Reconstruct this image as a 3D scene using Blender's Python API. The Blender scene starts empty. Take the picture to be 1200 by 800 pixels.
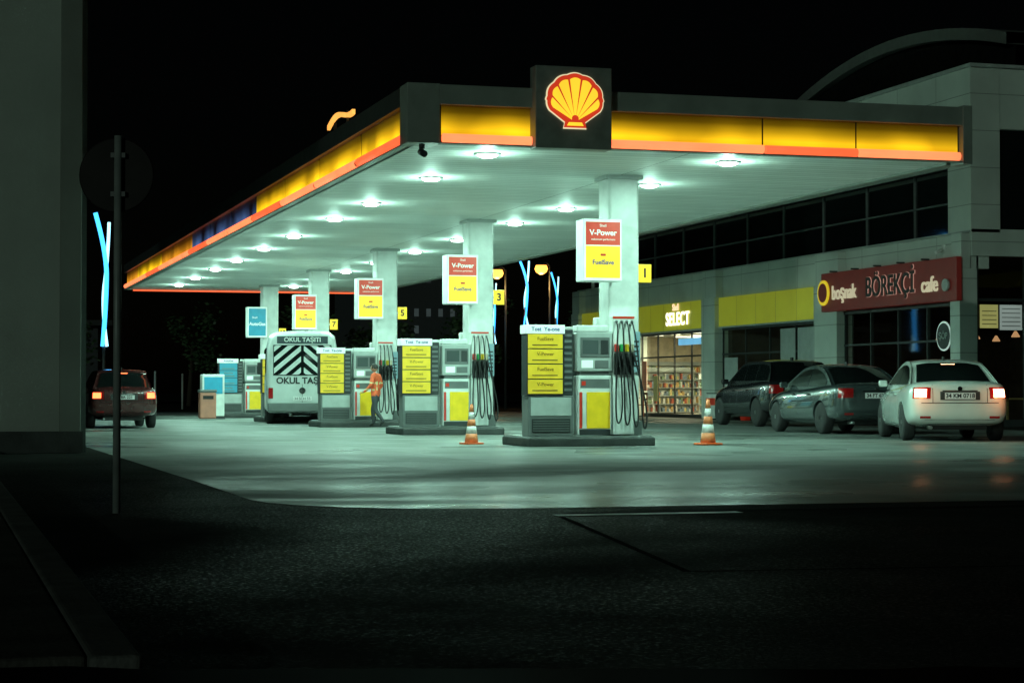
import bpy, bmesh, math, random
from mathutils import Vector, Matrix
from mathutils.bvhtree import BVHTree
random.seed(3)
S=bpy.context.scene
C=S.collection
S.view_settings.view_transform='Standard'
S.view_settings.look='None'
S.view_settings.exposure=0
rad=math.radians

# ---------------------------------------------------------------- materials
MATS={}
def pmat(name,col,rough=.5,metal=0,var=.12,scale=4,bump=0,em=None,es=0,coat=0,spec=.5,rvar=.1,bscale=30):
    if name in MATS: return MATS[name]
    m=bpy.data.materials.new(name); m.use_nodes=True
    nt=m.node_tree; N=nt.nodes; L=nt.links
    b=N['Principled BSDF']
    tc=N.new('ShaderNodeTexCoord')
    nz=N.new('ShaderNodeTexNoise'); nz.inputs['Scale'].default_value=scale; nz.inputs['Detail'].default_value=5
    L.new(tc.outputs['Object'],nz.inputs['Vector'])
    mr=N.new('ShaderNodeMapRange'); mr.inputs['From Min'].default_value=.3; mr.inputs['From Max'].default_value=.7
    mr.inputs['To Min'].default_value=1-var; mr.inputs['To Max'].default_value=1+var
    L.new(nz.outputs['Fac'],mr.inputs['Value'])
    mx=N.new('ShaderNodeVectorMath'); mx.operation='SCALE'
    mx.inputs[0].default_value=col[:3]
    L.new(mr.outputs[0],mx.inputs['Scale'])
    L.new(mx.outputs[0],b.inputs['Base Color'])
    mr2=N.new('ShaderNodeMapRange'); mr2.inputs['To Min'].default_value=max(0.02,rough-rvar); mr2.inputs['To Max'].default_value=min(1,rough+rvar)
    L.new(nz.outputs['Fac'],mr2.inputs['Value']); L.new(mr2.outputs[0],b.inputs['Roughness'])
    b.inputs['Metallic'].default_value=metal
    b.inputs['Coat Weight'].default_value=coat
    b.inputs['Specular IOR Level'].default_value=spec
    if em:
        b.inputs['Emission Color'].default_value=(*em[:3],1); b.inputs['Emission Strength'].default_value=es
    if bump:
        n2=N.new('ShaderNodeTexNoise'); n2.inputs['Scale'].default_value=bscale; n2.inputs['Detail'].default_value=4
        L.new(tc.outputs['Object'],n2.inputs['Vector'])
        bp=N.new('ShaderNodeBump'); bp.inputs['Strength'].default_value=bump; bp.inputs['Distance'].default_value=.02
        L.new(n2.outputs['Fac'],bp.inputs['Height']); L.new(bp.outputs[0],b.inputs['Normal'])
    MATS[name]=m
    return m
def dmat(name,col,gl=.02,rough=.5,var=.25,scale=4,bump=.2,bscale=30):
    """rough surface: diffuse with a small constant gloss"""
    if name in MATS: return MATS[name]
    m=bpy.data.materials.new(name); m.use_nodes=True
    nt=m.node_tree; N=nt.nodes; L=nt.links; N.clear()
    o=N.new('ShaderNodeOutputMaterial'); mx=N.new('ShaderNodeMixShader'); d=N.new('ShaderNodeBsdfDiffuse'); g=N.new('ShaderNodeBsdfGlossy')
    mx.inputs[0].default_value=gl; g.inputs['Roughness'].default_value=rough
    tc=N.new('ShaderNodeTexCoord'); nz=N.new('ShaderNodeTexNoise'); nz.inputs['Scale'].default_value=scale; nz.inputs['Detail'].default_value=6
    L.new(tc.outputs['Object'],nz.inputs['Vector'])
    mr=N.new('ShaderNodeMapRange'); mr.inputs['From Min'].default_value=.3; mr.inputs['From Max'].default_value=.7
    mr.inputs['To Min'].default_value=1-var; mr.inputs['To Max'].default_value=1+var; L.new(nz.outputs['Fac'],mr.inputs['Value'])
    vm=N.new('ShaderNodeVectorMath'); vm.operation='SCALE'; vm.inputs[0].default_value=col; L.new(mr.outputs[0],vm.inputs['Scale']); L.new(vm.outputs[0],d.inputs['Color'])
    if bump:
        n2=N.new('ShaderNodeTexNoise'); n2.inputs['Scale'].default_value=bscale; L.new(tc.outputs['Object'],n2.inputs['Vector'])
        bp=N.new('ShaderNodeBump'); bp.inputs['Strength'].default_value=bump; bp.inputs['Distance'].default_value=.02
        L.new(n2.outputs['Fac'],bp.inputs['Height']); L.new(bp.outputs[0],d.inputs['Normal']); L.new(bp.outputs[0],g.inputs['Normal'])
    L.new(d.outputs[0],mx.inputs[1]); L.new(g.outputs[0],mx.inputs[2]); L.new(mx.outputs[0],o.inputs[0])
    MATS[name]=m; return m

white=pmat('white_paint',(.72,.76,.73),.35)
lgrey=pmat('light_grey_paint',(.42,.46,.44),.4)
mgrey=pmat('mid_grey_paint',(.14,.155,.15),.45)
dgrey=pmat('dark_grey_paint',(.035,.04,.04),.45)
black=pmat('black_rubber',(.012,.012,.012),.5)
metal=pmat('brushed_metal',(.45,.47,.47),.35,metal=1)
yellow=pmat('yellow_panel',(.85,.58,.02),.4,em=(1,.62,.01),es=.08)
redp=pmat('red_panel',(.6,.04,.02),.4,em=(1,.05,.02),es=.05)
sgn_y=pmat('backlit_yellow',(.8,.58,.03),.4,em=(1,.68,.03),es=.5)
sgn_r=pmat('backlit_red',(.5,.05,.03),.4,em=(.75,.06,.02),es=.35)
sgn_w=pmat('backlit_white',(.7,.78,.74),.4,em=(.75,1,.88),es=.4)
sgn_b=pmat('backlit_blue',(.02,.25,.38),.4,em=(.02,.3,.42),es=.3)
glassd=pmat('dark_glass',(.008,.011,.011),.06,var=.05,coat=1,rvar=.02)
concd=dmat('dark_concrete',(.05,.055,.052),.05,.4,var=.3,bump=.3)
orange=pmat('orange_plastic',(.8,.13,.03),.45)
display=pmat('lcd_display',(.02,.03,.03),.2,em=(.25,.5,.4),es=.15)

def emat(name,col,st):
    if name in MATS: return MATS[name]
    m=bpy.data.materials.new(name); m.use_nodes=True
    nt=m.node_tree; b=nt.nodes['Principled BSDF']
    b.inputs['Base Color'].default_value=(.05,.05,.05,1)
    b.inputs['Emission Color'].default_value=(*col,1); b.inputs['Emission Strength'].default_value=st
    tc=nt.nodes.new('ShaderNodeTexCoord'); nz=nt.nodes.new('ShaderNodeTexNoise'); nz.inputs['Scale'].default_value=1.3
    mr=nt.nodes.new('ShaderNodeMapRange'); mr.inputs['To Min'].default_value=st*.75; mr.inputs['To Max'].default_value=st*1.25
    nt.links.new(tc.outputs['Object'],nz.inputs['Vector']); nt.links.new(nz.outputs['Fac'],mr.inputs['Value']); nt.links.new(mr.outputs[0],b.inputs['Emission Strength'])
    MATS[name]=m; return m

def glass_mat():
    m=bpy.data.materials.new('window_glass'); m.use_nodes=True
    nt=m.node_tree; N=nt.nodes; L=nt.links; N.clear()
    o=N.new('ShaderNodeOutputMaterial'); mx=N.new('ShaderNodeMixShader'); t=N.new('ShaderNodeBsdfTransparent'); g=N.new('ShaderNodeBsdfGlossy')
    t.inputs[0].default_value=(.88,.95,.92,1); g.inputs['Roughness'].default_value=.03
    lw_=N.new('ShaderNodeLayerWeight'); lw_.inputs[0].default_value=.5
    pw=N.new('ShaderNodeMath'); pw.operation='POWER'; pw.inputs[1].default_value=5; L.new(lw_.outputs['Facing'],pw.inputs[0])
    mr=N.new('ShaderNodeMapRange'); mr.inputs['To Min'].default_value=.05; mr.inputs['To Max'].default_value=.9; L.new(pw.outputs[0],mr.inputs['Value'])
    L.new(mr.outputs[0],mx.inputs[0]); L.new(t.outputs[0],mx.inputs[1]); L.new(g.outputs[0],mx.inputs[2]); L.new(mx.outputs[0],o.inputs[0])
    return m
glass=glass_mat()

# ---------------------------------------------------------------- mesh helpers
def empty(name,loc=(0,0,0),rz=0,sc=1):
    e=bpy.data.objects.new(name,None); e.location=loc; e.rotation_euler=(0,0,rz); e.scale=(sc,sc,sc); e.empty_display_size=.3
    C.objects.link(e); return e
def addobj(name,me,parent,mat,smooth=False,bevel=0):
    o=bpy.data.objects.new(name,me); C.objects.link(o)
    if mat is not None:
        me.materials.clear(); me.materials.append(mat)
    if parent: o.parent=parent
    if smooth:
        for p in me.polygons: p.use_smooth=True
    if bevel:
        b=o.modifiers.new('b','BEVEL'); b.width=bevel; b.segments=3; b.limit_method='ANGLE'
    return o
def mk(name,parent,mat,verts,faces,smooth=False,bevel=0):
    me=bpy.data.meshes.new(name); me.from_pydata([tuple(v) for v in verts],[],faces); me.update()
    return addobj(name,me,parent,mat,smooth,bevel)
BF=[(0,3,2,1),(4,5,6,7),(0,1,5,4),(1,2,6,5),(2,3,7,6),(3,0,4,7)]
def bverts(b):
    x0,x1,y0,y1,z0,z1=b
    return [(x0,y0,z0),(x1,y0,z0),(x1,y1,z0),(x0,y1,z0),(x0,y0,z1),(x1,y0,z1),(x1,y1,z1),(x0,y1,z1)]
def box(name,parent,mat,x0,x1,y0,y1,z0,z1,bevel=0):
    return mk(name,parent,mat,bverts((x0,x1,y0,y1,z0,z1)),BF,False,bevel)
def boxes(name,parent,mat,lst,bevel=0):
    V=[];F=[]
    for b in lst:
        n=len(V); V+=bverts(b); F+=[tuple(i+n for i in f) for f in BF]
    return mk(name,parent,mat,V,F,False,bevel)
def lathe(name,parent,mat,prof,n=24,axis='Z',loc=(0,0,0),smooth=True):
    V=[];F=[]
    for r,z in prof:
        for i in range(n):
            a=2*math.pi*i/n
            p=(r*math.cos(a),r*math.sin(a),z)
            if axis=='X': p=(z,r*math.cos(a),r*math.sin(a))
            if axis=='Y': p=(r*math.cos(a),z,r*math.sin(a))
            V.append((p[0]+loc[0],p[1]+loc[1],p[2]+loc[2]))
    for k in range(len(prof)-1):
        for i in range(n):
            j=(i+1)%n
            F.append((k*n+i,k*n+j,(k+1)*n+j,(k+1)*n+i))
    F.append(tuple(range(n))[::-1]); F.append(tuple(range((len(prof)-1)*n,len(prof)*n)))
    o=mk(name,parent,mat,V,F,False)
    bm=bmesh.new(); bm.from_mesh(o.data); bmesh.ops.recalc_face_normals(bm,faces=bm.faces)
    for f in bm.faces: f.smooth = smooth and len(f.verts)==4
    bm.to_mesh(o.data); bm.free()
    return o
def cyl(name,parent,mat,p0,p1,r0,r1=None,n=14):
    if r1 is None: r1=r0
    p0=Vector(p0);p1=Vector(p1); d=(p1-p0); L=d.length
    q=d.to_track_quat('Z','Y').to_matrix()
    V=[];F=[]
    for k,(r,z) in enumerate(((r0,0),(r1,L))):
        for i in range(n):
            a=2*math.pi*i/n
            V.append(p0+q@Vector((r*math.cos(a),r*math.sin(a),z)))
    for i in range(n):
        j=(i+1)%n; F.append((i,j,n+j,n+i))
    F.append(tuple(range(n))[::-1]); F.append(tuple(range(n,2*n)))
    o=mk(name,parent,mat,V,F)
    for p in o.data.polygons: p.use_smooth=len(p.vertices)==4
    return o
def tube(name,parent,mat,pts,r,res=3,bez=False):
    cu=bpy.data.curves.new(name,'CURVE'); cu.dimensions='3D'; cu.bevel_depth=r; cu.bevel_resolution=res; cu.use_fill_caps=True
    pl=pts if isinstance(pts[0][0],(list,tuple)) else [pts]
    for P in pl:
        s=cu.splines.new('NURBS' if bez else 'POLY'); s.points.add(len(P)-1)
        for i,p in enumerate(P): s.points[i].co=(*p,1)
        if bez: s.order_u=3; s.use_endpoint_u=True; s.resolution_u=6
    o=bpy.data.objects.new(name,cu); me=bpy.data.meshes.new_from_object(o); bpy.data.objects.remove(o)
    return addobj(name,me,parent,mat,True)
def text(name,parent,mat,s,size,loc,rz=0,ext=.004,xs=1.0,al='CENTER',bold=0,sp=1.0):
    cu=bpy.data.curves.new(name,'FONT'); cu.body=s; cu.size=size; cu.extrude=ext; cu.align_x=al; cu.align_y='CENTER'; cu.offset=bold; cu.space_character=sp
    o=bpy.data.objects.new(name,cu); me=bpy.data.meshes.new_from_object(o); bpy.data.objects.remove(o)
    ob=addobj(name,me,parent,mat); ob.location=loc; ob.rotation_euler=(rad(90),0,rz); ob.scale=(xs,1,1)
    return ob
FACE_U=rad(-90)

# ---------------------------------------------------------------- ground
def ground_mat(name,c1,c2,r0,r1,scale,bump,bscale,g0,g1,joints=None,jd=.5,speck=None,streak=False):
    m=bpy.data.materials.new(name); m.use_nodes=True
    nt=m.node_tree; N=nt.nodes; L=nt.links; N.clear()
    o=N.new('ShaderNodeOutputMaterial'); ms=N.new('ShaderNodeMixShader'); df=N.new('ShaderNodeBsdfDiffuse'); gs=N.new('ShaderNodeBsdfGlossy')
    L.new(df.outputs[0],ms.inputs[1]); L.new(gs.outputs[0],ms.inputs[2]); L.new(ms.outputs[0],o.inputs[0])
    def rng(src,a,b_,c,d):
        r=N.new('ShaderNodeMapRange'); r.inputs['From Min'].default_value=a; r.inputs['From Max'].default_value=b_
        r.inputs['To Min'].default_value=c; r.inputs['To Max'].default_value=d; L.new(src,r.inputs['Value']); return r.outputs[0]
    tc=N.new('ShaderNodeTexCoord')
    nz=N.new('ShaderNodeTexNoise'); nz.inputs['Scale'].default_value=scale; nz.inputs['Detail'].default_value=9; nz.inputs['Roughness'].default_value=.65
    L.new(tc.outputs['Object'],nz.inputs['Vector'])
    nb=N.new('ShaderNodeTexNoise'); nb.inputs['Scale'].default_value=scale*.28; nb.inputs['Detail'].default_value=5; nb.inputs['Distortion'].default_value=.9
    L.new(tc.outputs['Object'],nb.inputs['Vector'])
    ad=N.new('ShaderNodeMath'); ad.operation='ADD'; L.new(nz.outputs[0],ad.inputs[0]); L.new(nb.outputs[0],ad.inputs[1])
    mx=N.new('ShaderNodeMix'); mx.data_type='RGBA'; mx.inputs[6].default_value=(*c1,1); mx.inputs[7].default_value=(*c2,1)
    L.new(rng(ad.outputs[0],.78,1.22,0,1),mx.inputs[0])
    out=mx.outputs[2]
    gl=rng(nb.outputs[0],.38,.62,g1,g0)
    if streak:
        mp=N.new('ShaderNodeMapping'); mp.inputs['Scale'].default_value=(.09,.8,1); L.new(tc.outputs['Object'],mp.inputs['Vector'])
        n4=N.new('ShaderNodeTexNoise'); n4.inputs['Scale'].default_value=1.2; n4.inputs['Detail'].default_value=7; n4.inputs['Roughness'].default_value=.6; L.new(mp.outputs[0],n4.inputs['Vector'])
        st_=rng(n4.outputs[0],.38,.62,.62,1.12)
        vm=N.new('ShaderNodeVectorMath'); vm.operation='SCALE'; L.new(out,vm.inputs[0]); L.new(st_,vm.inputs['Scale']); out=vm.outputs[0]
        m3=N.new('ShaderNodeMath'); m3.operation='MULTIPLY'; L.new(gl,m3.inputs[0]); L.new(rng(n4.outputs[0],.38,.62,1.3,.5),m3.inputs[1]); gl=m3.outputs[0]
    if joints:
        bt=N.new('ShaderNodeTexBrick'); bt.offset=0; bt.inputs['Scale'].default_value=1; bt.inputs['Brick Width'].default_value=joints; bt.inputs['Row Height'].default_value=joints
        bt.inputs['Mortar Size'].default_value=.02; bt.inputs['Mortar Smooth'].default_value=.2
        bt.inputs['Color1'].default_value=(1,1,1,1); bt.inputs['Color2'].default_value=(.8,.8,.8,1); bt.inputs['Mortar'].default_value=(jd,jd,jd,1)
        L.new(tc.outputs['Object'],bt.inputs['Vector'])
        mm=N.new('ShaderNodeMix'); mm.data_type='RGBA'; mm.blend_type='MULTIPLY'; mm.inputs[0].default_value=1
        L.new(out,mm.inputs[6]); L.new(bt.outputs['Color'],mm.inputs[7]); out=mm.outputs[2]
    L.new(out,df.inputs['Color'])
    L.new(rng(nb.outputs[0],.35,.65,r0,r1),gs.inputs['Roughness'])
    n2=N.new('ShaderNodeTexNoise'); n2.inputs['Scale'].default_value=bscale; n2.inputs['Detail'].default_value=6; L.new(tc.outputs['Object'],n2.inputs['Vector'])
    bp=N.new('ShaderNodeBump'); bp.inputs['Strength'].default_value=bump; bp.inputs['Distance'].default_value=.02
    L.new(n2.outputs[0],bp.inputs['Height']); L.new(bp.outputs[0],df.inputs['Normal']); L.new(bp.outputs[0],gs.inputs['Normal'])
    if speck:
        n3=N.new('ShaderNodeTexNoise'); n3.inputs['Scale'].default_value=speck; n3.inputs['Detail'].default_value=3; L.new(tc.outputs['Object'],n3.inputs['Vector'])
        mu=N.new('ShaderNodeMath'); mu.operation='MULTIPLY'; L.new(rng(n3.outputs[0],.54,.68,.12,1),mu.inputs[0]); L.new(gl,mu.inputs[1]); gl=mu.outputs[0]
    L.new(gl,ms.inputs[0])
    return m
def sheet(name,mat,pts,z):
    return mk(name,None,mat,[(x,y,z) for x,y in pts],[tuple(range(len(pts)))])
g_soil=ground_mat('ground_far',(.02,.022,.02),(.035,.035,.03),.8,.95,.3,.4,8,.0,.01)
g_asph=ground_mat('wet_asphalt',(.012,.013,.012),(.035,.037,.034),.28,.45,.55,.7,60,.008,.13,speck=42)
g_conc=ground_mat('forecourt_concrete',(.10,.115,.108),(.30,.325,.305),.22,.5,.45,.35,12,.03,.20,joints=4.9,jd=.55,streak=True)
sheet('ground',g_soil,[(-900,-900),(900,-900),(900,900),(-900,900)],-.012)
sheet('asphalt_road',g_asph,[(-60,-70),(90,-70),(90,75),(-60,75)],-.006)
fc=[(-4.75,8),(-4.6,-9)]
for i in range(7):
    a=i/6*math.pi/2; fc.append((-2.6-2.0*math.cos(a),-12.8-2.0*math.sin(a)))
fc+=[(45,-15.4),(45,12),(19.2,12),(19.2,64),(-4.75,64)]
sheet('forecourt_pavement',g_conc,fc,0)
mgut=dmat('drain_channel',(.01,.01,.01),.01,bump=.5)
sheet('drain_channel',mgut,[(-2.4,-15.7),(45,-15.7),(45,-15.5),(-2.4,-15.5)],-.001)
sheet('road_marking',dmat('worn_road_paint',(.6,.62,.6),.1,.4,var=.5,scale=6),[(-2.6,-15.9),(-1.0,-15.9),(-1.0,-15.72),(-2.6,-15.72)],.001)
tar=dmat('tar_joint',(.006,.006,.006),.004,bump=0)
def strip(name,p,q,w,mat,z):
    p=Vector(p);q=Vector(q); n=(q-p).normalized(); n=Vector((-n.y,n.x))*w/2
    return mk(name,None,mat,[(p-n).to_3d()+Vector((0,0,z)),(q-n).to_3d()+Vector((0,0,z)),(q+n).to_3d()+Vector((0,0,z)),(p+n).to_3d()+Vector((0,0,z))],[(0,1,2,3)])
strip('asphalt_joint',(-2.6,-16),(-3.4,-20.8),.05,tar,-.002)
strip('asphalt_joint.001',(-3.4,-20.8),(9,-22),.04,tar,-.001)
sw=empty('sidewalk')
box('paving',sw,dmat('paving_slab',(.05,.047,.042),.01,.6,bump=.4),-30,-6.95,-24.5,1.9,-.02,.13,.02)
box('kerb_stone',sw,dmat('kerb_concrete',(.08,.08,.075),.012,.6,bump=.4),-6.95,-6.78,-24.6,1.9,-.02,.14,.02)

# ---------------------------------------------------------------- canopy
can=empty('gas_station_canopy')
W=9.78; LV=48.2; HC=5.0
def soffit_mat():
    m=bpy.data.materials.new('soffit_panels'); m.use_nodes=True
    nt=m.node_tree;N=nt.nodes;L=nt.links;b=N['Principled BSDF']
    tc=N.new('ShaderNodeTexCoord'); bt=N.new('ShaderNodeTexBrick'); bt.offset=0
    bt.inputs['Scale'].default_value=1; bt.inputs['Brick Width'].default_value=4.85; bt.inputs['Row Height'].default_value=.3
    bt.inputs['Mortar Size'].default_value=.014; bt.inputs['Color1'].default_value=(.82,.86,.82,1); bt.inputs['Color2'].default_value=(.70,.74,.70,1); bt.inputs['Mortar'].default_value=(.3,.32,.3,1)
    L.new(tc.outputs['Object'],bt.inputs['Vector'])
    nz=N.new('ShaderNodeTexNoise'); nz.inputs['Scale'].default_value=.6; nz.inputs['Detail'].default_value=6; L.new(tc.outputs['Object'],nz.inputs['Vector'])
    mr=N.new('ShaderNodeMapRange'); mr.inputs['To Min'].default_value=.8; mr.inputs['To Max'].default_value=1.15; L.new(nz.outputs[0],mr.inputs['Value'])
    vm=N.new('ShaderNodeVectorMath'); vm.operation='SCALE'; L.new(bt.outputs['Color'],vm.inputs[0]); L.new(mr.outputs[0],vm.inputs['Scale'])
    L.new(vm.outputs[0],b.inputs['Base Color']); b.inputs['Roughness'].default_value=.6; b.inputs['Specular IOR Level'].default_value=.2
    return m
box('soffit',can,soffit_mat(),.06,W-.06,.06,LV-.06,HC,HC+.08)
fasg=pmat('fascia_grey',(.24,.27,.24),.45,var=.15,scale=2)
box('roof_deck',can,dgrey,.1,W-.1,.1,LV-.1,HC+.08,5.85)
def band_mat(name,col,lo,hi,zc=5.3):  # tube glow painted as emission, fading towards the top
    m=bpy.data.materials.new(name); m.use_nodes=True
    nt=m.node_tree;N=nt.nodes;L=nt.links;b=N['Principled BSDF']
    b.inputs['Base Color'].default_value=(*[c*.25 for c in col],1); b.inputs['Roughness'].default_value=.3
    tc=N.new('ShaderNodeTexCoord'); sp=N.new('ShaderNodeSeparateXYZ'); L.new(tc.outputs['Object'],sp.inputs[0])
    cr=N.new('ShaderNodeValToRGB')
    mr=N.new('ShaderNodeMapRange'); mr.inputs['From Min'].default_value=5.1; mr.inputs['From Max'].default_value=5.62
    L.new(sp.outputs['Z'],mr.inputs['Value']); L.new(mr.outputs[0],cr.inputs[0])
    e=cr.color_ramp.elements; e[0].position=0; e[0].color=(.7,.7,.7,1); e[1].position=.95; e[1].color=(.02,.02,.02,1)
    e2=cr.color_ramp.elements.new(.22); e2.color=(1,1,1,1); e3=cr.color_ramp.elements.new(.5); e3.color=(.45,.45,.45,1); e4=cr.color_ramp.elements.new(.75); e4.color=(.1,.1,.1,1)
    nz=N.new('ShaderNodeTexNoise'); nz.inputs['Scale'].default_value=.8; nz.inputs['Detail'].default_value=1; L.new(tc.outputs['Object'],nz.inputs['Vector'])
    m2=N.new('ShaderNodeMapRange'); m2.inputs['From Min'].default_value=.35; m2.inputs['From Max'].default_value=.65; m2.inputs['To Min'].default_value=lo; m2.inputs['To Max'].default_value=hi
    L.new(nz.outputs[0],m2.inputs['Value'])
    mu=N.new('ShaderNodeMath'); mu.operation='MULTIPLY'; L.new(cr.outputs[0],mu.inputs[0]); L.new(m2.outputs[0],mu.inputs[1])
    b.inputs['Emission Color'].default_value=(*col,1); L.new(mu.outputs[0],b.inputs['Emission Strength'])
    return m
by=band_mat('backlit_fascia_yellow',(1,.58,.01),.8,1.8)
bo=band_mat('backlit_fascia_amber',(1,.4,.02),.5,1.1)
bb=band_mat('fascia_blue_sheen',(.12,.25,.6),.03,.6)  # dark glassy stretch, its bluish reflections painted as emission
neon=emat('orange_neon',(1,.19,.07),2.0)
neon2=emat('orange_neon_aged',(1,.13,.04),1.3)
box('corner_block',can,fasg,-.14,.40,-.14,.40,4.97,5.93,.01)
box('front_lip_top',can,fasg,.40,W+.12,-.14,.12,5.60,5.92,.01)
box('front_end_plate',can,fasg,W-.04,W+.14,-.16,.3,4.93,5.95,.01)
box('front_backing_box',can,dgrey,.40,W-.04,.0,.12,5.0,5.6)
segs=[(.45,1.94),(3.28,6.02),(6.06,7.75),(7.79,9.70)]
for i,(a,b_) in enumerate(segs):
    box('front_band_%d'%i,can,by,a,b_,-.03,-.002,5.12,5.6)
    cyl('front_neon_%d'%i,can,neon if i!=2 else neon2,(a,-.09,5.065),(b_,-.09,5.065),.072)
box('front_bottom_tray',can,fasg,.40,W-.04,-.14,0.0,4.965,4.985)
box('side_lip_top',can,dgrey,-.14,.12,.40,LV,5.60,5.92,.01)
box('side_backing_box',can,dgrey,0,.12,.40,LV,5.0,5.6)
sseg=[(.45,4,by),(4.05,8,by),(8.05,12,by),(12.05,16,by),(16.05,20,bb),(20.05,24,bb),(24.05,28,bb),(28.05,32,bo),(32.05,36,bo),(36.05,40,by),(40.05,44,by),(44.05,48.1,bo)]
for i,(a,b_,mt) in enumerate(sseg):
    box('side_band_%d'%i,can,mt,-.03,-.002,a,b_-.12,5.12,5.6)
    cyl('side_neon_%d'%i,can,neon if i%3 else neon2,(-.09,a,5.075),(-.09,b_-.22,5.075),.085)
    cyl('side_neon_end_%d'%i,can,dgrey,(-.09,b_-.22,5.075),(-.09,b_-.02,5.075),.06)
box('side_bottom_tray',can,fasg,-.14,0,.40,LV,4.965,4.985)
box('right_lip',can,fasg,W-.12,W+.12,.3,LV,4.96,5.92,.01)
box('back_lip',can,fasg,0,W,LV-.12,LV+.1,4.96,5.92,.01)
cyl('back_neon',can,neon2,(.2,LV-.2,4.93),(W-.2,LV-.2,4.93),.03)
box('logo_box',can,pmat('logo_box_paint',(.20,.225,.2),.5,var=.2),1.94,3.24,-.34,-.02,4.93,6.27,.015)
def poly(name,parent,mat,pts,y,th=.02):
    n=len(pts)
    V=[(p[0],y,p[1]) for p in pts]+[(p[0],y+th,p[1]) for p in pts]
    F=[tuple(range(n)),tuple(range(2*n-1,n-1,-1))]+[(i,n+i,n+(i+1)%n,(i+1)%n) for i in range(n)]
    o=mk(name,parent,mat,V,F)
    bm=bmesh.new(); bm.from_mesh(o.data); bmesh.ops.recalc_face_normals(bm,faces=bm.faces); bm.to_mesh(o.data); bm.free()
    return o
lc=(2.60,5.70); hinge=(0,-.36); nl=7; A0=-112; A1=112
def outline(s,R=.42):
    P=[]
    st=28*3
    for i in range(st+1):
        t=i/st; a=rad(A0+(A1-A0)*t); b=abs(math.sin(math.pi*t*nl))
        r=R*(1+.04*b)*(1.04 if abs(math.degrees(a))<90 else 1)
        P.append((math.sin(a)*r*1.08,math.cos(a)*r))
    P=P+[(.17,-.34),(.19,-.43),(-.19,-.43),(-.17,-.34)]
    return [(lc[0]+x*s,lc[1]+z*s) for x,z in P]
poly('logo_halo',can,emat('logo_halo_white',(1,.85,.5),.85),outline(1.045),-.355,.014)
poly('logo_red',can,emat('logo_red_light',(.85,.05,.015),.7),outline(1.0),-.375,.019)
ly=emat('logo_yellow_light',(1,.62,.03),1.15)
for i in range(nl):
    t0=i/nl;t1=(i+1)/nl; pts=[]
    m=.09/nl
    for k in range(9):
        t=t0+m+(t1-t0-2*m)*k/8; a=rad(A0+(A1-A0)*t); b=abs(math.sin(math.pi*t*nl)); r=.355*(1+.08*b)
        pts.append((math.sin(a)*r*1.08,math.cos(a)*r))
    def inn(p,f=.16): return (hinge[0]+(p[0]-hinge[0])*f,hinge[1]+(p[1]-hinge[1])*f+.02)
    pts=pts+[inn(pts[-1]),inn(pts[0])]
    poly('logo_rib_%d'%i,can,ly,[(lc[0]+x,lc[1]+z) for x,z in pts],-.389,.013)
poly('logo_foot',can,ly,[(lc[0]+x,lc[1]+z) for x,z in [(-.14,-.40),(.14,-.40),(.11,-.345),(-.11,-.345)]],-.389,.013)
for k in range(5):
    y=4.13+10*k
    box('column_%d'%k,can,white,4.62,5.22,y-.3,y+.3,.18,HC,.05)
    box('column_base_%d'%k,can,mgrey,4.58,5.26,y-.34,y+.34,.17,.45,.02)
    box('column_cap_%d'%k,can,lgrey,4.56,5.28,y-.36,y+.36,4.93,4.998,.01)
# lamps
LC=(.53,1.0,.80)
vs=[1.25,5.2,10.5,14.5,19.9,24.7,29.9,34.6,39.8,44.6]
al=bpy.data.lights.new('canopy_light','AREA'); al.shape='DISK'; al.size=.36; al.energy=215; al.color=LC
pl_=bpy.data.lights.new('canopy_glow','POINT'); pl_.energy=38; pl_.color=LC; pl_.shadow_soft_size=.05
lens_m=emat('lamp_lens',(.8,1,.9),30)
for i,v in enumerate(vs):
    for j,u in enumerate((1.57,5.93)):
        lathe('lamp_housing_%d_%d'%(i,j),can,lgrey,[(.23,4.999),(.23,4.98),(.18,4.975)],20,loc=(u,v,0))
        lathe('lamp_lens_%d_%d'%(i,j),can,lens_m,[(.17,4.974),(.16,4.955),(.11,4.935),(.04,4.93)],20,loc=(u,v,0))
        o=bpy.data.objects.new('lamp_%d_%d'%(i,j),al); o.location=(u,v,4.92); o.parent=can; C.objects.link(o)
        o=bpy.data.objects.new('lamp_glow_%d_%d'%(i,j),pl_); o.location=(u,v,4.70); o.parent=can; C.objects.link(o)
cam_=empty('security_camera',(.12,-.05,4.86))
lathe('mount',cam_,dgrey,[(.05,.1),(.05,.02)],12)
cyl('body',cam_,dgrey,(0,.08,-.02),(0,-.16,-.08),.055)
sg=empty('rooftop_neon_sign',(0,6,5.93))
P=[]
for i in range(13):
    t=i/12; P.append((0,1.3-2.4*t,.16+.10*math.sin(t*math.pi*1.6)+.1*t))
top=[(p[0],p[1],p[2]+.09) for p in P]
n=len(P); V=P+top+[(p[0]+.06,p[1],p[2]) for p in P]+[(p[0]+.06,p[1],p[2]) for p in top]
F=[(i,i+1,n+i+1,n+i) for i in range(n-1)]+[(2*n+i,3*n+i,3*n+i+1,2*n+i+1) for i in range(n-1)]+[(n+i,n+i+1,3*n+i+1,3*n+i) for i in range(n-1)]+[(i,2*n+i,2*n+i+1,i+1) for i in range(n-1)]
mk('swoosh',sg,emat('swoosh_light',(1,.42,.08),1.3),V,F)
boxes('posts',sg,dgrey,[(0,.05,.6,.64,-.05,.22),(0,.05,-.6,-.56,-.05,.3)])

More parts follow.
